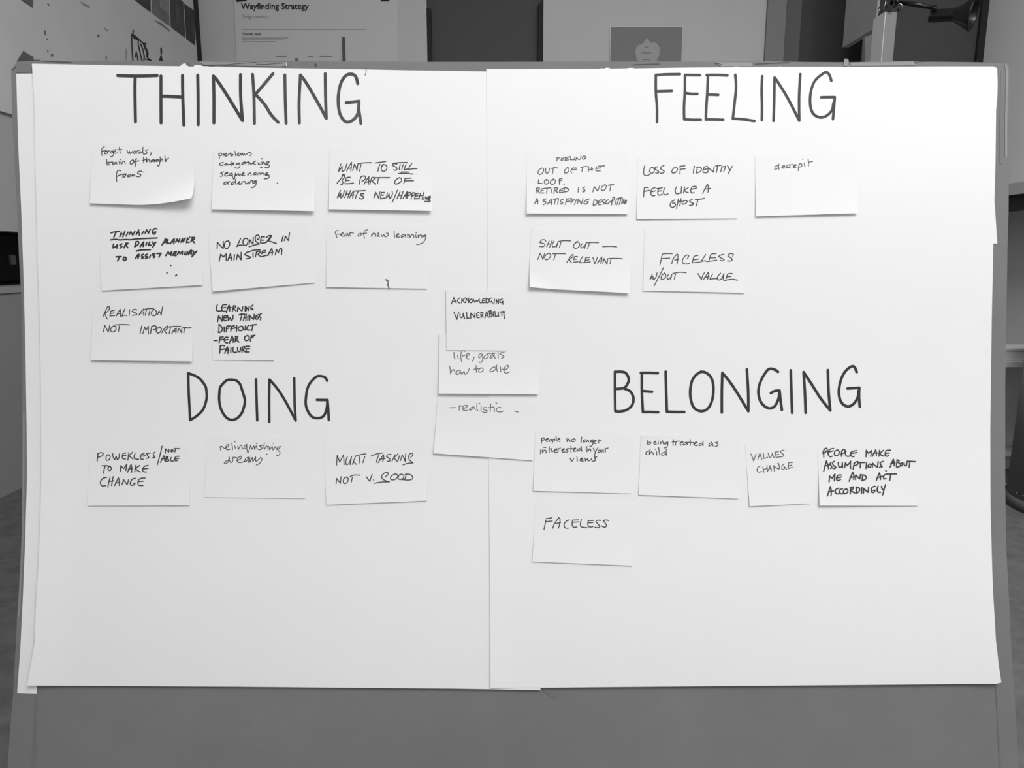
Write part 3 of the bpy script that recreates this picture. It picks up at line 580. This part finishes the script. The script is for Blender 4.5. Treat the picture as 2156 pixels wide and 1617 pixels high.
N("square white note with five bold lines 'LEARNING NEW THINGS DIFFICULT - FEAR OF FAILURE'", [(447.5,627.5),(577,630),(577,759),(447.5,758)], .6, 1, 0, 2.7, 45, (430,620), """
240 180 222 240 222 285 270 302 325 290|405 182 340 190 320 230 318 280 350 305 385 300|325 245 390 235|402 325 425 250 450 190 465 240 462 300|415 250 490 238|510 310 520 260 530 205 570 205 560 240 525 255 575 295|602 305 612 230 645 265 685 300 700 225
|745 215 742 300|760 295 760 225 810 290 815 215|885 190 850 220 850 265 888 275 870 245|242 495 262 380 290 430 325 485 335 375|350 420 400 420 410 380 365 390 350 440 370 475 410 470|425 385 440 470 470 420 490 470 520 440 522 375
|632 370 680 355 740 362|682 370 670 420 655 470|728 390 712 475|760 350 755 475|720 425 770 410|795 370 790 470|825 465 825 380 860 420 900 450 908 360|985 365 945 385 930 420 945 450 980 440 985 405 955 410|1040 345 1010 365 1005 400 1030 430 1020 460
|270 540 268 610 265 690|270 540 310 580 330 630 310 670 275 692 252 680|360 590 365 680|400 590 402 675|400 590 420 572 470 568|402 625 450 605|495 580 482 668|490 580 520 570 548 568|480 622 590 600|590 562 585 670|680 575 630 590 615 620 640 655 690 650
|700 580 710 635 745 640 748 570|805 560 775 600 780 640 830 645|840 562 880 552 945 545|885 560 862 655|178 835 240 832|290 780 270 875|285 775 345 768|285 820 350 810|430 775 380 780 365 830 385 870 425 875|370 825 430 815
|455 885 480 820 505 755 530 810 525 865|470 830 535 815|560 860 570 770|565 765 610 760 605 795 570 815 630 862|780 745 740 765 730 810 765 835 810 810 815 765 785 742|855 755 838 845|850 750 920 740|850 775 890 770
|290 930 288 1000 280 1065|290 928 330 922 370 932|290 1000 380 985|372 1065 395 1000 420 950 435 1000 430 1070|385 1015 445 1005|485 960 482 1055|525 960 520 1020 545 1050 590 1045|605 965 610 1020 645 1040 660 1000 658 960
|685 1045 690 960|690 955 735 945 735 975 695 1000 740 1040|760 940 825 940|770 985 825 985|760 1000 755 1042 815 1042""")
N("white note reading 'life, goals how to die', partly under the ACKNOWLEDGING note", [(924,702),(1134,705),(1134,830),(923.5,828.7)], 3.2, 3, 0, 2.0, 92, (905,700), """
438 358 440 430 452 470 468 475|505 405 515 485|530 338 534 340|635 345 605 325 575 350 562 420 568 490 580 538|585 428 660 405|660 440 720 400 705 372 665 400 668 455 690 480 720 478|800 440 798 480 768 522
|940 378 905 395 882 440 905 458 940 420 955 390 960 460 945 530 905 545 890 530|1040 395 1000 420 980 455 1005 478 1050 450 1060 410 1040 385|1060 380 1185 372|1180 375 1130 400 1090 450 1120 462 1170 400 1172 440 1190 470|1238 330 1240 400 1242 470
|1352 368 1300 365 1268 385 1330 420 1350 440 1300 472|360 610 372 680 378 755 400 690 430 670 450 700 460 755|530 685 490 705 485 760 530 750 550 700 530 682|550 690 580 760 620 705 640 760 690 720 718 645|840 600 842 660 848 722|800 665 900 655
|930 640 895 670 885 710 920 718 970 690 960 650 930 640|1190 625 1130 640 1090 690 1110 712 1170 690 1205 640|1215 590 1212 650 1228 708|1280 620 1290 712|1320 665 1390 665 1430 620 1415 592 1370 620 1345 670 1360 725 1400 735 1445 712""")
N("square white note in capitals 'ACKNOWLEDGING VULNERABILITY' at the centre", [(939,609),(1066,611),(1066.4,738.5),(940,737.4)], .5, .7, 0, 2.4, 52, (905,600), """
392 345 415 280 435 228 455 270 480 325|410 300 480 290|550 230 510 260 510 310 550 330|580 245 578 325|645 232 590 275 640 322|655 320 660 240 690 280 705 320 708 235|760 250 730 275 725 310 755 322 775 295 760 250|790 255 815 315 850 280 860 305 885 270
|895 240 900 300 920 325 945 322|1000 245 960 255 955 300 965 322 1005 318|960 285 1000 280|1020 240 1022 322|1005 240 1060 255 1080 290 1060 320 1022 322|1120 235 1080 255 1080 300 1110 310 1120 290 1140 330|1175 255 1165 345|1205 345 1208 262 1245 340 1255 260
|1320 245 1280 275 1275 315 1315 320 1325 290 1328 352|438 488 465 560 492 625 505 560 525 488|548 515 550 570 575 595 600 575 605 510 618 560 635 612|668 495 672 550 675 605 718 598|745 605 742 510 780 545 815 590 820 505
|895 500 855 510 850 550 855 590 900 592|855 548 895 545|925 500 930 595|925 495 965 500 960 535 930 545 968 580|1000 598 1015 530 1035 480 1050 540 1065 590|1010 555 1055 548|1080 480 1092 585|1070 475 1110 462 1115 500 1085 515 1130 530 1130 560 1092 582
|1150 480 1155 572|1182 475 1190 570 1225 565|1240 485 1250 570|1275 490 1335 478|1305 490 1308 555|1320 480 1345 510 1365 475|1345 510 1350 560 1358 608""")
N("tilted white note with '- realistic -' just below the life goals note", [(922,836),(1131.5,845),(1122,969.6),(913,954.5)], 2.5, 1.6, 0, 2.1, 100, (895,820), """
438 332 552 328|620 290 622 378|622 310 665 295 700 305|695 350 765 310 765 288 710 295 680 340 700 378 765 380|880 310 830 335 800 370 840 370 885 330 890 320 915 368|945 245 940 300 945 370 962 385|1018 310 1015 400|985 248 998 262
|1120 325 1060 330 1060 360 1130 385 1115 415 1060 412 1040 395|1195 262 1188 330 1185 400|1150 330 1250 318 1258 350 1262 400|1285 240 1305 252|1385 330 1330 325 1295 355 1305 395 1360 408 1420 392|1625 392 1660 402 1690 408""")
N("white note with small FEELING over 'OUT OF THE LOOP. RETIRED IS NOT A SATISFYING DESCRIPTION'", [(1108,321),(1323,320.5),(1322.4,451),(1109,449.5)], 3.8, 2.6, 0, 2.1, 72, (1100,310), """
630 190 625 250|625 188 690 182|630 215 670 208|720 185 700 235 735 232|705 210 750 195|790 180 770 235 835 230|780 205 830 200|760 185 870 170|880 178 870 225 930 228|955 170 940 225|965 240 985 180 1010 215 1050 215 1065 160|1155 185 1130 158 1095 170 1090 210 1125 215 1150 195 1125 200
|350 380 300 410 282 460 305 492 350 480 385 430 380 385 350 378|425 380 420 440 440 475 475 450 495 378|530 385 580 370 632 375|560 380 545 485|820 365 780 400 762 450 785 470 830 445 848 395 820 362|925 370 895 400 880 440 895 462|905 380 975 375|900 412 985 398
|1060 370 1120 352 1190 350 1205 365|1095 365 1080 440|1205 365 1195 400 1200 438|1255 365 1265 430|1200 405 1280 395|1350 352 1330 400 1350 430 1415 425|1340 385 1430 372|1380 342 1495 335
|295 585 285 650 360 658|440 580 405 600 400 645 430 668 470 650 475 605 440 582 430 605|560 575 520 600 505 645 535 672 585 655 600 605 565 575 540 605|670 575 672 670|672 572 720 560 712 595 675 610|665 600 680 665|750 668 762 670
|262 740 248 830|250 745 300 730 310 760 270 785 318 832|400 745 350 755 335 790 345 830 390 828|340 790 380 782|395 745 510 735|450 745 440 835|540 742 520 825|585 740 570 838|580 735 640 735 630 770 590 785 645 822|680 765 672 822 740 815|680 765 740 745|675 790 735 782
|770 725 752 810|765 725 830 750 850 768 810 800 752 808|1018 730 1012 812|1135 718 1098 735 1100 760 1135 775 1130 800 1092 808|1278 808 1305 715 1340 760 1370 790 1405 692|1490 680 1440 720 1432 765 1460 785 1505 755 1525 700 1500 678|1560 690 1600 680 1662 680|1605 690 1590 790
|222 1025 245 975 265 925 278 970 280 1028|230 990 285 980|430 935 385 945 375 975 420 985 425 1015 380 1040|452 1035 490 980 520 935 530 985 530 1040|470 1005 540 995|565 945 620 930 660 932|600 950 582 1035|655 935 640 1035|740 945 700 955 695 985 735 1005 715 1028 690 1022
|805 940 780 1035|800 935 900 930|800 985 870 975|895 935 905 975 940 950|945 940 880 1010|985 940 945 1035|1000 1025 1015 935 1050 990 1075 1025 1100 930|1215 935 1160 950 1120 995 1130 1025 1175 1020 1200 990 1160 985
|1300 955 1285 1052|1300 955 1345 960 1360 1000 1330 1040 1290 1052|1440 950 1395 965 1375 1010 1390 1040 1430 1035|1385 1000 1440 990|1500 945 1455 960 1460 985 1490 1005 1470 1035|1560 950 1520 975 1505 1010 1540 1025 1580 1000|1660 905 1640 930 1620 1045|1640 905 1675 905 1670 950 1580 990
|1710 940 1680 1040|1755 930 1715 1040|1720 930 1815 905|1790 930 1760 1035|1820 930 1800 1020|1845 930 1825 1010 1855 985|1855 1020 1870 950 1875 1025 1895 960""")
N("white note in capitals 'LOSS OF IDENTITY FEEL LIKE A GHOST'", [(1342.4,330),(1554,331),(1553,460),(1341,461.3)], 1.6, 1, 0, 2.5, 62, (1325,310), """
282 328 265 400 262 480 290 512 330 512 368 495|410 365 375 395 372 450 405 472 445 450 455 400 425 365|518 352 470 370 470 395 535 440 525 465 478 468|632 328 575 360 570 390 635 435 620 465 560 472|840 360 790 395 772 450 800 468 850 450 875 400 855 358
|920 345 925 400 918 485|920 345 1010 335|925 400 1018 388|1185 345 1170 400 1165 470|1235 360 1220 468|1225 365 1280 360 1310 390 1290 440 1220 468|1420 345 1365 360 1340 410 1345 455 1400 462|1345 405 1410 392|1425 458 1430 370 1470 400 1530 450 1540 360
|1565 340 1665 325|1605 345 1582 458|1685 340 1660 445|1750 345 1735 390 1715 442|1700 355 1750 345|1785 330 1800 370 1825 405|1870 345 1830 420 1798 475
|275 735 265 810 260 900|275 732 350 728|265 805 362 780|470 735 420 750 392 800 398 860 430 880 468 872|395 810 475 790|600 735 545 750 518 800 525 855 560 868 600 848|520 800 590 788|500 750 560 742|650 735 622 790 630 850 660 862 705 842
|855 720 835 780 845 835 885 842 930 825|950 715 945 780 940 835|1005 720 985 828|1070 735 995 780 1040 815 1072 822|1215 708 1150 715 1118 760 1118 810 1150 830 1175 815|1120 765 1222 740|1335 835 1375 750 1420 668 1440 740 1428 815|1370 760 1475 745
|830 955 770 985 742 1040 760 1085 800 1088 842 1050 820 1010 785 1015|892 935 875 1030 860 1110|940 930 928 1000 918 1060|880 985 948 975|1010 965 965 990 960 1025 1000 1030 1045 1000 1045 970 1010 962|1145 945 1095 965 1110 990 1170 1020 1150 1045 1092 1055
|1200 945 1280 942 1362 925|1245 950 1235 1000 1215 1062""")
N("white note with the single word 'decrepit'", [(1589,325),(1803.6,320.5),(1806,449),(1592,455.5)], 2.2, 3.2, 0, 2.2, 78, (1570,310), """
590 330 545 345 525 385 545 402 585 375 600 345|602 305 598 350 605 400|655 370 710 345 700 325 665 350 670 380 720 375|790 315 750 335 748 370 790 365|800 325 808 380|800 325 850 310|860 355 920 325 905 310 870 335 870 370 915 370
|975 300 960 360 958 425|970 310 1005 290 1025 330 1000 355 965 358|1068 280 1070 320 1078 352|1032 215 1036 217|1135 210 1140 280 1140 345|1145 270 1215 258""")
N("white note in thin capitals 'SHUT OUT - NOT RELEVANT'", [(1118.6,480.4),(1331,491.5),(1325.5,617),(1113,606.5)], 3, 4.5, ('bl', 2), 2.3, 66, (1100,470), """
425 325 400 300 350 305 312 350 390 370 410 395 375 425 310 420|485 320 440 430|540 310 495 435|460 380 520 372|575 320 540 390 560 432 610 410 650 335 615 440|655 330 760 315 878 320|700 345 672 440
|1010 335 945 370 928 430 965 455 1015 435 1038 380 1010 335 985 335 950 370|1090 370 1055 410 1075 450 1130 410 1160 350 1130 455|1160 355 1280 348 1382 352|1215 370 1185 460|1458 425 1600 418 1712 428
|278 658 320 545 350 600 372 655 405 540|470 545 420 580 405 635 440 662 490 630 515 580 490 545 465 548|545 552 660 550 785 552|600 560 570 662|805 715 860 620 915 562 920 600 850 660 892 715|945 605 1000 600|930 655 990 650|945 610 925 665|930 705 1010 698
|1095 600 1060 660 1035 715 1115 715|1150 620 1220 618|1140 670 1210 662|1150 620 1130 712 1235 700|1280 620 1300 680 1310 738 1340 680 1360 615|1362 722 1405 660 1438 610 1440 670 1420 728|1385 690 1450 682|1460 730 1480 640 1510 690 1535 745 1550 640
|1570 638 1690 636 1815 642|1610 645 1592 738""")
N("white note in capitals 'FACELESS W/OUT VALUE'", [(1357,483),(1571,486),(1568,616.5),(1354,612)], 1.2, 1.6, 0, 2.4, 64, (1340,470), """
470 560 450 650 428 755|465 560 560 550 652 552|465 640 605 632|640 738 670 640 740 555 755 600 738 742|695 665 765 658|925 640 950 600 935 575 890 590 845 650 835 700 870 738 965 732|1115 585 1050 600 1030 650 1015 718 1150 705|1035 665 1135 648
|1258 565 1210 640 1168 698 1235 680 1300 692 1460 668|1445 552 1365 560 1335 610 1322 665|1335 628 1435 625|1588 562 1520 580 1492 605 1560 640 1595 660 1565 682 1525 672|1748 600 1762 565 1735 548 1680 560 1662 595 1725 635 1740 665 1705 685 1652 682
|290 920 248 1018 300 965 305 1020 350 990 375 900|492 805 410 970 322 1135|510 905 460 950 448 1005 480 1020 525 980 530 925 505 900|580 930 555 985 570 1018 615 990 645 930 620 1022|660 912 780 888 905 895|710 930 688 1010
|1118 912 1150 965 1180 1020 1205 950 1235 895|1220 1020 1265 950 1305 885 1310 950 1290 1020|1240 980 1320 970|1385 920 1350 980 1335 1018 1400 1005 1460 1005|1530 905 1480 960 1470 1005 1500 1028 1550 1000 1590 910 1575 1025|1745 912 1660 920 1635 1000|1645 970 1720 965|1592 1040 1680 1020 1770 1018 1835 1032""")
N("white note in capitals 'POWERLESS/NOT ABLE TO MAKE CHANGE'", [(186.6,937),(400,937.4),(398.8,1064),(185,1065)], 1.2, 1.8, 0, 2.6, 52, (175,920), """
270 300 262 370 255 440|265 300 330 285 365 300 350 340 265 370|450 320 420 355 418 410 445 425 480 400 490 350 460 320|535 300 550 380 575 412 600 350 620 412 650 380 658 305|780 290 730 300 710 350 720 395 770 398|715 345 780 335|830 285 812 420|900 275 835 335|830 340 905 400
|945 295 925 350 940 395 1010 405|1110 300 1060 315 1040 360 1050 400 1095 402|1045 352 1130 340|1220 290 1155 300 1165 330 1195 375 1155 388|1305 275 1275 300 1285 340 1298 375 1250 380|1435 165 1395 330 1345 508
|1490 295 1500 215 1530 250 1555 275 1560 225|1610 230 1590 250 1605 270 1640 255 1625 232|1655 210 1750 212|1680 215 1665 270|1405 460 1440 390 1465 340 1485 390 1478 430|1425 400 1490 392|1510 350 1500 440|1500 350 1545 360 1520 390 1555 415 1545 440 1500 442
|1600 370 1580 420 1610 440 1640 435|1745 350 1690 355 1660 395 1670 430 1710 430|1665 400 1740 388|345 522 440 520|400 525 380 600 370 660|435 525 490 535 512 570 495 605 460 600 450 570 475 535
|675 630 685 520 720 560 740 570 795 490 775 608|805 640 840 570 870 495 885 560 878 645|820 585 895 570|960 510 935 635|1030 515 950 570 990 610 1040 635|1180 515 1120 530 1080 580 1090 625 1150 635|1085 580 1180 570
|425 735 360 750 315 810 325 870 360 890 410 882|490 735 465 820 450 905|545 720 530 800 515 880|470 808 548 795|570 882 605 810 640 742 660 800 655 880|590 835 665 822|705 862 735 775 765 820 800 862 825 775|960 755 900 760 858 820 860 870 910 875 945 840 905 835
|1125 745 1050 750 1000 790 998 860 1030 880 1088 880|1000 810 1090 800""")
N("white note with joined-up 'relinquishing dreams'", [(434.5,918),(645.5,922.4),(642.6,1049.4),(430.7,1047)], .8, .8, 0, 2.2, 66, (420,905), """
375 300 388 380|378 320 405 298 460 345|460 345 530 290 530 262 490 285 480 340 510 362 560 350|585 240 595 300 605 358|640 290 655 345|630 212 650 218|695 295 705 358 745 280 765 290 785 350|860 262 820 290 800 345 830 340 860 280 860 350 875 412 890 400 930 280
|930 280 950 355 990 290 1000 355 1030 290|1030 290 1050 350|1025 240 1050 252|1150 280 1090 290 1140 335 1110 358 1070 355|1180 235 1170 300 1178 355 1215 290 1240 310 1245 360|1260 300 1275 362 1320 300|1320 300 1335 365 1380 300 1400 355|1335 245 1338 247
|1470 300 1420 320 1410 355 1440 350 1470 300|1420 375 1460 400 1450 450 1400 470|530 550 490 560 450 600 470 615 520 580 540 490 545 550 560 590|560 590 600 580 605 500 660 500 690 520|690 560 755 520 755 475 710 500 680 550 700 588 750 592 810 575
|890 495 840 520 815 575 860 560 890 500 890 590|915 500 915 590 960 500 970 580 1020 490|1020 490 1020 570 1050 560 1110 500 1135 530 1100 600 1030 640|1215 442 1230 442""")
N("white note in capitals 'MULTI TASKING NOT V. GOOD'", [(682,934.7),(894.4,928),(898.7,1054),(687,1063)], 1.5, 1.8, 0, 2.4, 58, (670,915), """
332 555 345 375 390 500 460 365 470 545|530 400 500 480 510 545 560 520 605 400 580 545|680 385 620 540 650 495 690 540|690 392 760 365 865 350|755 400 740 525|845 400 812 510|960 390 1060 350 1180 332|1100 365 1050 505|1090 510 1140 430 1185 365 1190 420 1170 492|1110 450 1215 435
|1325 360 1260 365 1240 400 1300 440 1300 480 1252 488|1395 365 1340 485|1450 350 1375 420 1430 485|1475 385 1445 485|1495 470 1525 370 1560 430 1580 488 1590 340|1680 410 1720 370 1710 335 1670 345 1640 400 1660 460 1722 515 1630 520 1540 550
|325 890 335 795 370 840 402 882 415 765|510 770 465 800 455 860 485 888 530 860 545 800 510 768|575 765 650 735 760 738|620 780 600 862|875 765 905 810 940 848 955 790 980 722|1000 822 1008 825
|1215 770 1270 720 1255 685 1215 690 1155 745 1165 800 1220 835 1295 858 1160 860 1012 882|1390 715 1330 750 1312 800 1340 822 1400 810 1445 760 1425 720 1385 715|1500 720 1460 750 1455 800 1500 815 1545 790 1555 740 1510 720 1480 725
|1600 725 1570 815|1580 720 1660 720 1715 765 1700 810 1620 825 1500 810""")
N("white note with lower-case 'people no longer interested in your views'", [(1127.4,905.4),(1335,912.4),(1330,1039.4),(1122.8,1033.6)], 1.8, .8, 0, 2.4, 58, (1110,895), """
265 235 260 330|255 250 300 225 310 260 270 285|330 275 385 250 370 235 335 265 350 295 390 290|430 255 400 275 405 295 440 285 440 255|465 260 455 335|460 265 500 250 500 280 460 300|522 195 530 240 530 295|550 270 595 255 585 235 555 260 560 290 600 295
|720 245 725 300 760 245 780 300|850 245 805 265 815 300 860 295 878 262 850 245|990 215 985 260 980 315|1050 265 1015 285 1030 312 1060 290|1065 265 1075 308 1105 265 1120 305|1190 265 1150 285 1155 305 1190 290 1195 265 1190 350 1160 385 1135 378
|1205 310 1255 285 1240 270 1210 300 1220 335 1260 330|1300 262 1300 325|1298 290 1345 278|248 440 240 518|275 450 280 505 310 455 340 465 345 505|300 402 340 405|400 390 400 440 400 498|390 435 440 428|490 470 540 445 530 425 495 450 500 500 550 490|440 428 450 480 490 470
|560 420 565 475|560 440 605 415|625 460 680 440 665 425 630 450 640 490 690 485|740 420 710 440 745 470 715 495|795 380 798 430 795 488|745 430 850 425|840 450 885 425 870 410 840 440 850 475 895 468|960 420 915 445 920 470 965 450|985 390 985 430 995 475
|1075 410 1078 482|1078 390 1090 398|1100 430 1105 480 1130 430 1150 440 1155 475|1200 420 1225 470|1285 410 1240 480 1225 555|1310 450 1285 475 1295 500 1325 485 1330 455|1345 440 1350 490 1380 445 1385 490|1415 420 1420 490 1425 435 1470 415
|782 600 810 658 845 610|905 595 910 655|900 570 904 572|955 635 1010 615 995 595 965 620 975 655 1020 650|1050 600 1060 650 1095 610 1110 650 1160 630 1170 600|1265 575 1215 580 1240 620 1235 645 1185 655""")
N("white note with lower-case 'being treated as child'", [(1349,913),(1560,924),(1555,1050),(1345,1042)], 1.8, 1.2, ('tl', 1.5), 2.4, 66, (1330,900), """
278 228 282 270 285 305 330 300 350 275 320 260 285 280|400 285 440 260 430 245 400 270 410 305 450 300|480 255 485 300|488 225 490 226|515 245 522 300 560 240 580 305|650 265 600 280 600 305 650 290 660 265 650 340 620 370 590 368|760 220 755 270 752 325|735 262 800 258
|800 260 798 325|800 270 830 248 870 248|880 290 935 265 915 250 880 285 890 320 935 312|1000 265 950 285 945 318 990 300 1010 270 1015 318|1065 218 1060 270 1068 322|1030 268 1130 275|1125 305 1190 275 1170 262 1130 290 1150 325 1195 328
|1275 280 1230 300 1225 328 1270 320 1290 290|1300 245 1295 290 1300 330|1455 265 1410 295 1400 335 1440 325 1465 280 1478 335|1565 262 1520 275 1565 300 1560 330 1515 345|325 420 270 440 255 475 280 492|335 395 325 450 325 490 360 440 385 460 400 495
|450 435 458 500|425 390 432 398|490 365 500 430 512 500|600 445 555 465 540 495 580 500 625 470|632 400 625 450 635 505""")
N("small squarish white note in thin grey capitals 'VALUES CHANGE'", [(1568.6,937.4),(1698,933),(1706,1060),(1578.4,1066)], 2, 1, 0, 2.2, 88, (1550,920), """
268 308 295 370 318 438 340 370 362 308|392 415 410 350 430 295 450 350 465 408|400 360 460 345|492 290 500 340 498 392 575 370|580 290 600 360 625 368 650 330 660 285 668 330 688 378|770 265 705 275 720 320 725 372 795 360|710 325 775 315
|870 240 820 250 805 275 860 320 850 350 800 362|435 525 390 560 382 610 410 638 465 625|485 545 502 640|560 520 568 632|495 590 570 570|582 612 600 560 615 520 630 560 642 612|595 580 640 570|698 625 680 520 730 560 780 585 785 540 770 480 755 478
|870 485 835 530 830 575 845 595 880 570 870 535 895 560 920 590|1028 460 950 470 948 520 955 572 1020 550|950 522 1010 510""")
N("white note in bold capitals 'PEOPLE MAKE ASSUMPTIONS ABOUT ME AND ACT ACCORDINGLY'", [(1721.5,938.6),(1935,937.4),(1933,1065),(1725.5,1064.5)], 3.6, 1.2, 0, 2.7, 48, (1700,920), """
305 215 295 290 298 365|280 295 300 235 345 202 362 225 340 265 300 300|478 210 420 220 375 260 380 320 410 358 450 350|380 275 470 250|540 240 500 260 490 310 510 340 560 325 580 280 560 240 535 238|630 245 615 300 620 352|620 255 660 225 690 245 670 285 625 305
|700 265 690 310 720 350 780 345|890 248 820 262 785 290 790 335 820 358 852 350|785 300 905 282|1065 360 1070 240 1110 300 1150 260 1165 245 1150 352|1180 352 1210 290 1240 232 1255 290 1250 338|1195 295 1275 288|1312 240 1298 350|1385 240 1320 290 1340 330 1392 348
|1510 240 1440 245 1415 290 1415 335 1450 350 1470 335|1420 295 1490 290|295 628 320 530 345 435 370 500 385 578|310 530 400 505|430 460 405 490 440 530 445 560 418 570|490 442 460 460 470 510 520 550 500 572 465 568|560 460 570 530 595 555 625 530 635 465 638 515 640 560
|680 550 690 470 730 520 785 440 780 520 788 570|850 480 840 530 832 585|840 485 890 450 920 450 910 500 850 520|920 465 1045 465|965 470 960 560|1075 462 1065 572|1130 490 1100 520 1105 548 1140 545 1160 500 1130 488|1180 555 1185 475 1230 520 1275 548 1285 445
|1378 442 1320 465 1330 500 1360 540 1310 548|1500 548 1530 480 1560 402 1575 460 1578 522|1515 480 1592 468|1630 420 1620 500 1622 550|1625 415 1670 425 1650 465 1690 490 1680 530 1622 550|1710 470 1695 500 1705 525 1730 505 1715 465|1755 465 1765 515 1800 520 1812 445
|1810 440 1890 442 1965 448|1862 450 1848 548|395 812 405 710 450 750 500 670 490 795|615 690 560 695 530 740 535 780 570 790 605 768|535 745 620 725|760 802 790 720 822 638 845 700 840 770|775 735 870 718|875 770 880 690 920 730 955 760 965 680
|1005 695 992 790|985 690 1040 695 1078 735 1050 770 992 788|1252 792 1280 720 1308 650 1325 710 1328 772|1270 735 1370 712|1440 672 1400 690 1385 735 1395 762 1430 755|1440 675 1530 672 1620 672|1515 680 1495 790|1425 610 1432 620
|365 1070 390 990 418 900 435 980 430 1068|385 995 478 980|575 930 520 950 508 1000 530 1030 575 1030|640 940 595 955 585 1000 605 1030 645 1030|700 945 665 965 655 1005 680 1030 720 1015 738 975 715 945 695 943|790 915 778 1035|775 920 830 905 835 935 785 970 860 1018
|895 910 888 1020|885 908 940 925 950 970 920 1008 888 1020|990 915 985 1025|1020 1020 1022 930 1060 970 1105 1005 1115 905|1230 895 1180 910 1160 960 1170 1000 1210 1005 1232 970 1195 968|1285 890 1268 950 1285 1000 1330 1005|1345 895 1360 940 1385 960|1420 862 1395 950 1368 1052""")
N("white note with the single word 'FACELESS', lowest note on the right sheet", [(1127,1053.7),(1335.5,1062.4),(1331.5,1191),(1121,1182.5)], 1.6, 1.8, 0, 2.5, 52, (1110,1045), """
340 430 325 510 305 600|345 405 450 390|345 460 455 448|462 580 500 490 575 388 598 420 590 500 568 578|520 495 605 478|770 430 710 450 672 510 680 560 710 578 750 575|830 430 815 490 825 545 860 562 905 555|825 432 930 428|825 472 935 465
|985 420 968 480 968 535 1000 560 1090 570|1110 440 1100 500 1115 545 1150 558 1195 550|1105 440 1200 438|1110 482 1195 475|1335 438 1270 435 1245 460 1300 520 1315 550 1290 570 1232 562|1478 440 1430 430 1382 442 1420 490 1440 530 1410 560 1340 535""")

def make_note(label, c, lbl, lbr, curl, wpx, g, org, strokes):
    (x0, y0), (x1, y1), (x2, y2), (x3, y3) = c
    mid = (x0+x1)/2
    base = .0030 if mid > 1026 or x1 > 1026 else .0025
    if 'partly under' in label: base = .0034
    if 'VULNERABILITY' in label: base = .0040
    cc = curl or ('br', 0)
    cu, cv = {'br': (1, 1), 'bl': (0, 1), 'tl': (0, 0)}[cc[0]]; amt = cc[1]*.001
    def pix(u, v):
        return (x0*(1-u)+x1*u)*(1-v)+(x3*(1-u)+x2*u)*v, (y0*(1-u)+y1*u)*(1-v)+(y3*(1-u)+y2*u)*v
    def curlt(u, v):
        a = u if cu else 1-u; b = v if cv else 1-v
        return max(0, (a*.9+b*1.0-1.38)/.52) if cc[0] == 'br' else max(0, (a+b-1.72)/.28)
    big = amt > .005
    def place(u, v, e=0):
        x, y = pix(u, v); t = curlt(u, v)
        lift = (lbl*(1-u)+lbr*u)*.001*max(0, v)**2.4
        if big: x -= 7*t**2; y -= 19*t**1.7
        elif amt: x += (1 if cu == 0 else -1)*2*t; y += (1 if cv == 0 else -1)*2*t
        return surf(x, y, base+lift+amt*t**1.4+e)
    V, Fc = slab(lambda u, v: place(u, v), 18, 14, 0, None, None, lambda u, v: place(u, v, -.00012))
    o = mesh('sticky_note', V, Fc, M_note, smooth=False)
    tag(o, label, 'note', 'white sticky notes on the flip-chart sheets')
    for p in o.data.polygons: p.use_smooth = True
    def inv(x, y):
        u = v = .5
        for _ in range(5):
            px, py = pix(u, v); ax = pix(u+.01, v); ay = pix(u, v+.01)
            a, b, cc2, dd = (ax[0]-px)/.01, (ay[0]-px)/.01, (ax[1]-py)/.01, (ay[1]-py)/.01
            det = a*dd-b*cc2; ex, ey = x-px, y-py
            u += (dd*ex-b*ey)/det; v += (-cc2*ex+a*ey)/det
        return u, v
    write('handwriting', strokes, org[0], org[1], 8.624, wpx*(.72 if any(q in label for q in ('lower-case', 'listing', 'joined-up')) else .82 if g > 50 else .95), lambda x, y: place(*inv(x, y), .00016), ink(g), o)
    if 'new learning' in label:
        for st in ("1220 1108 1275 1120 1240 1125", "1255 1150 1275 1160", "1265 1185 1250 1210 1270 1195 1272 1240 1290 1265"):
            write('ink_squiggle', st, org[0], org[1], 8.624, wpx, lambda x, y: place(*inv(x, y), .00022), ink(g), o)
    return o
for n in NOTES: make_note(*n)
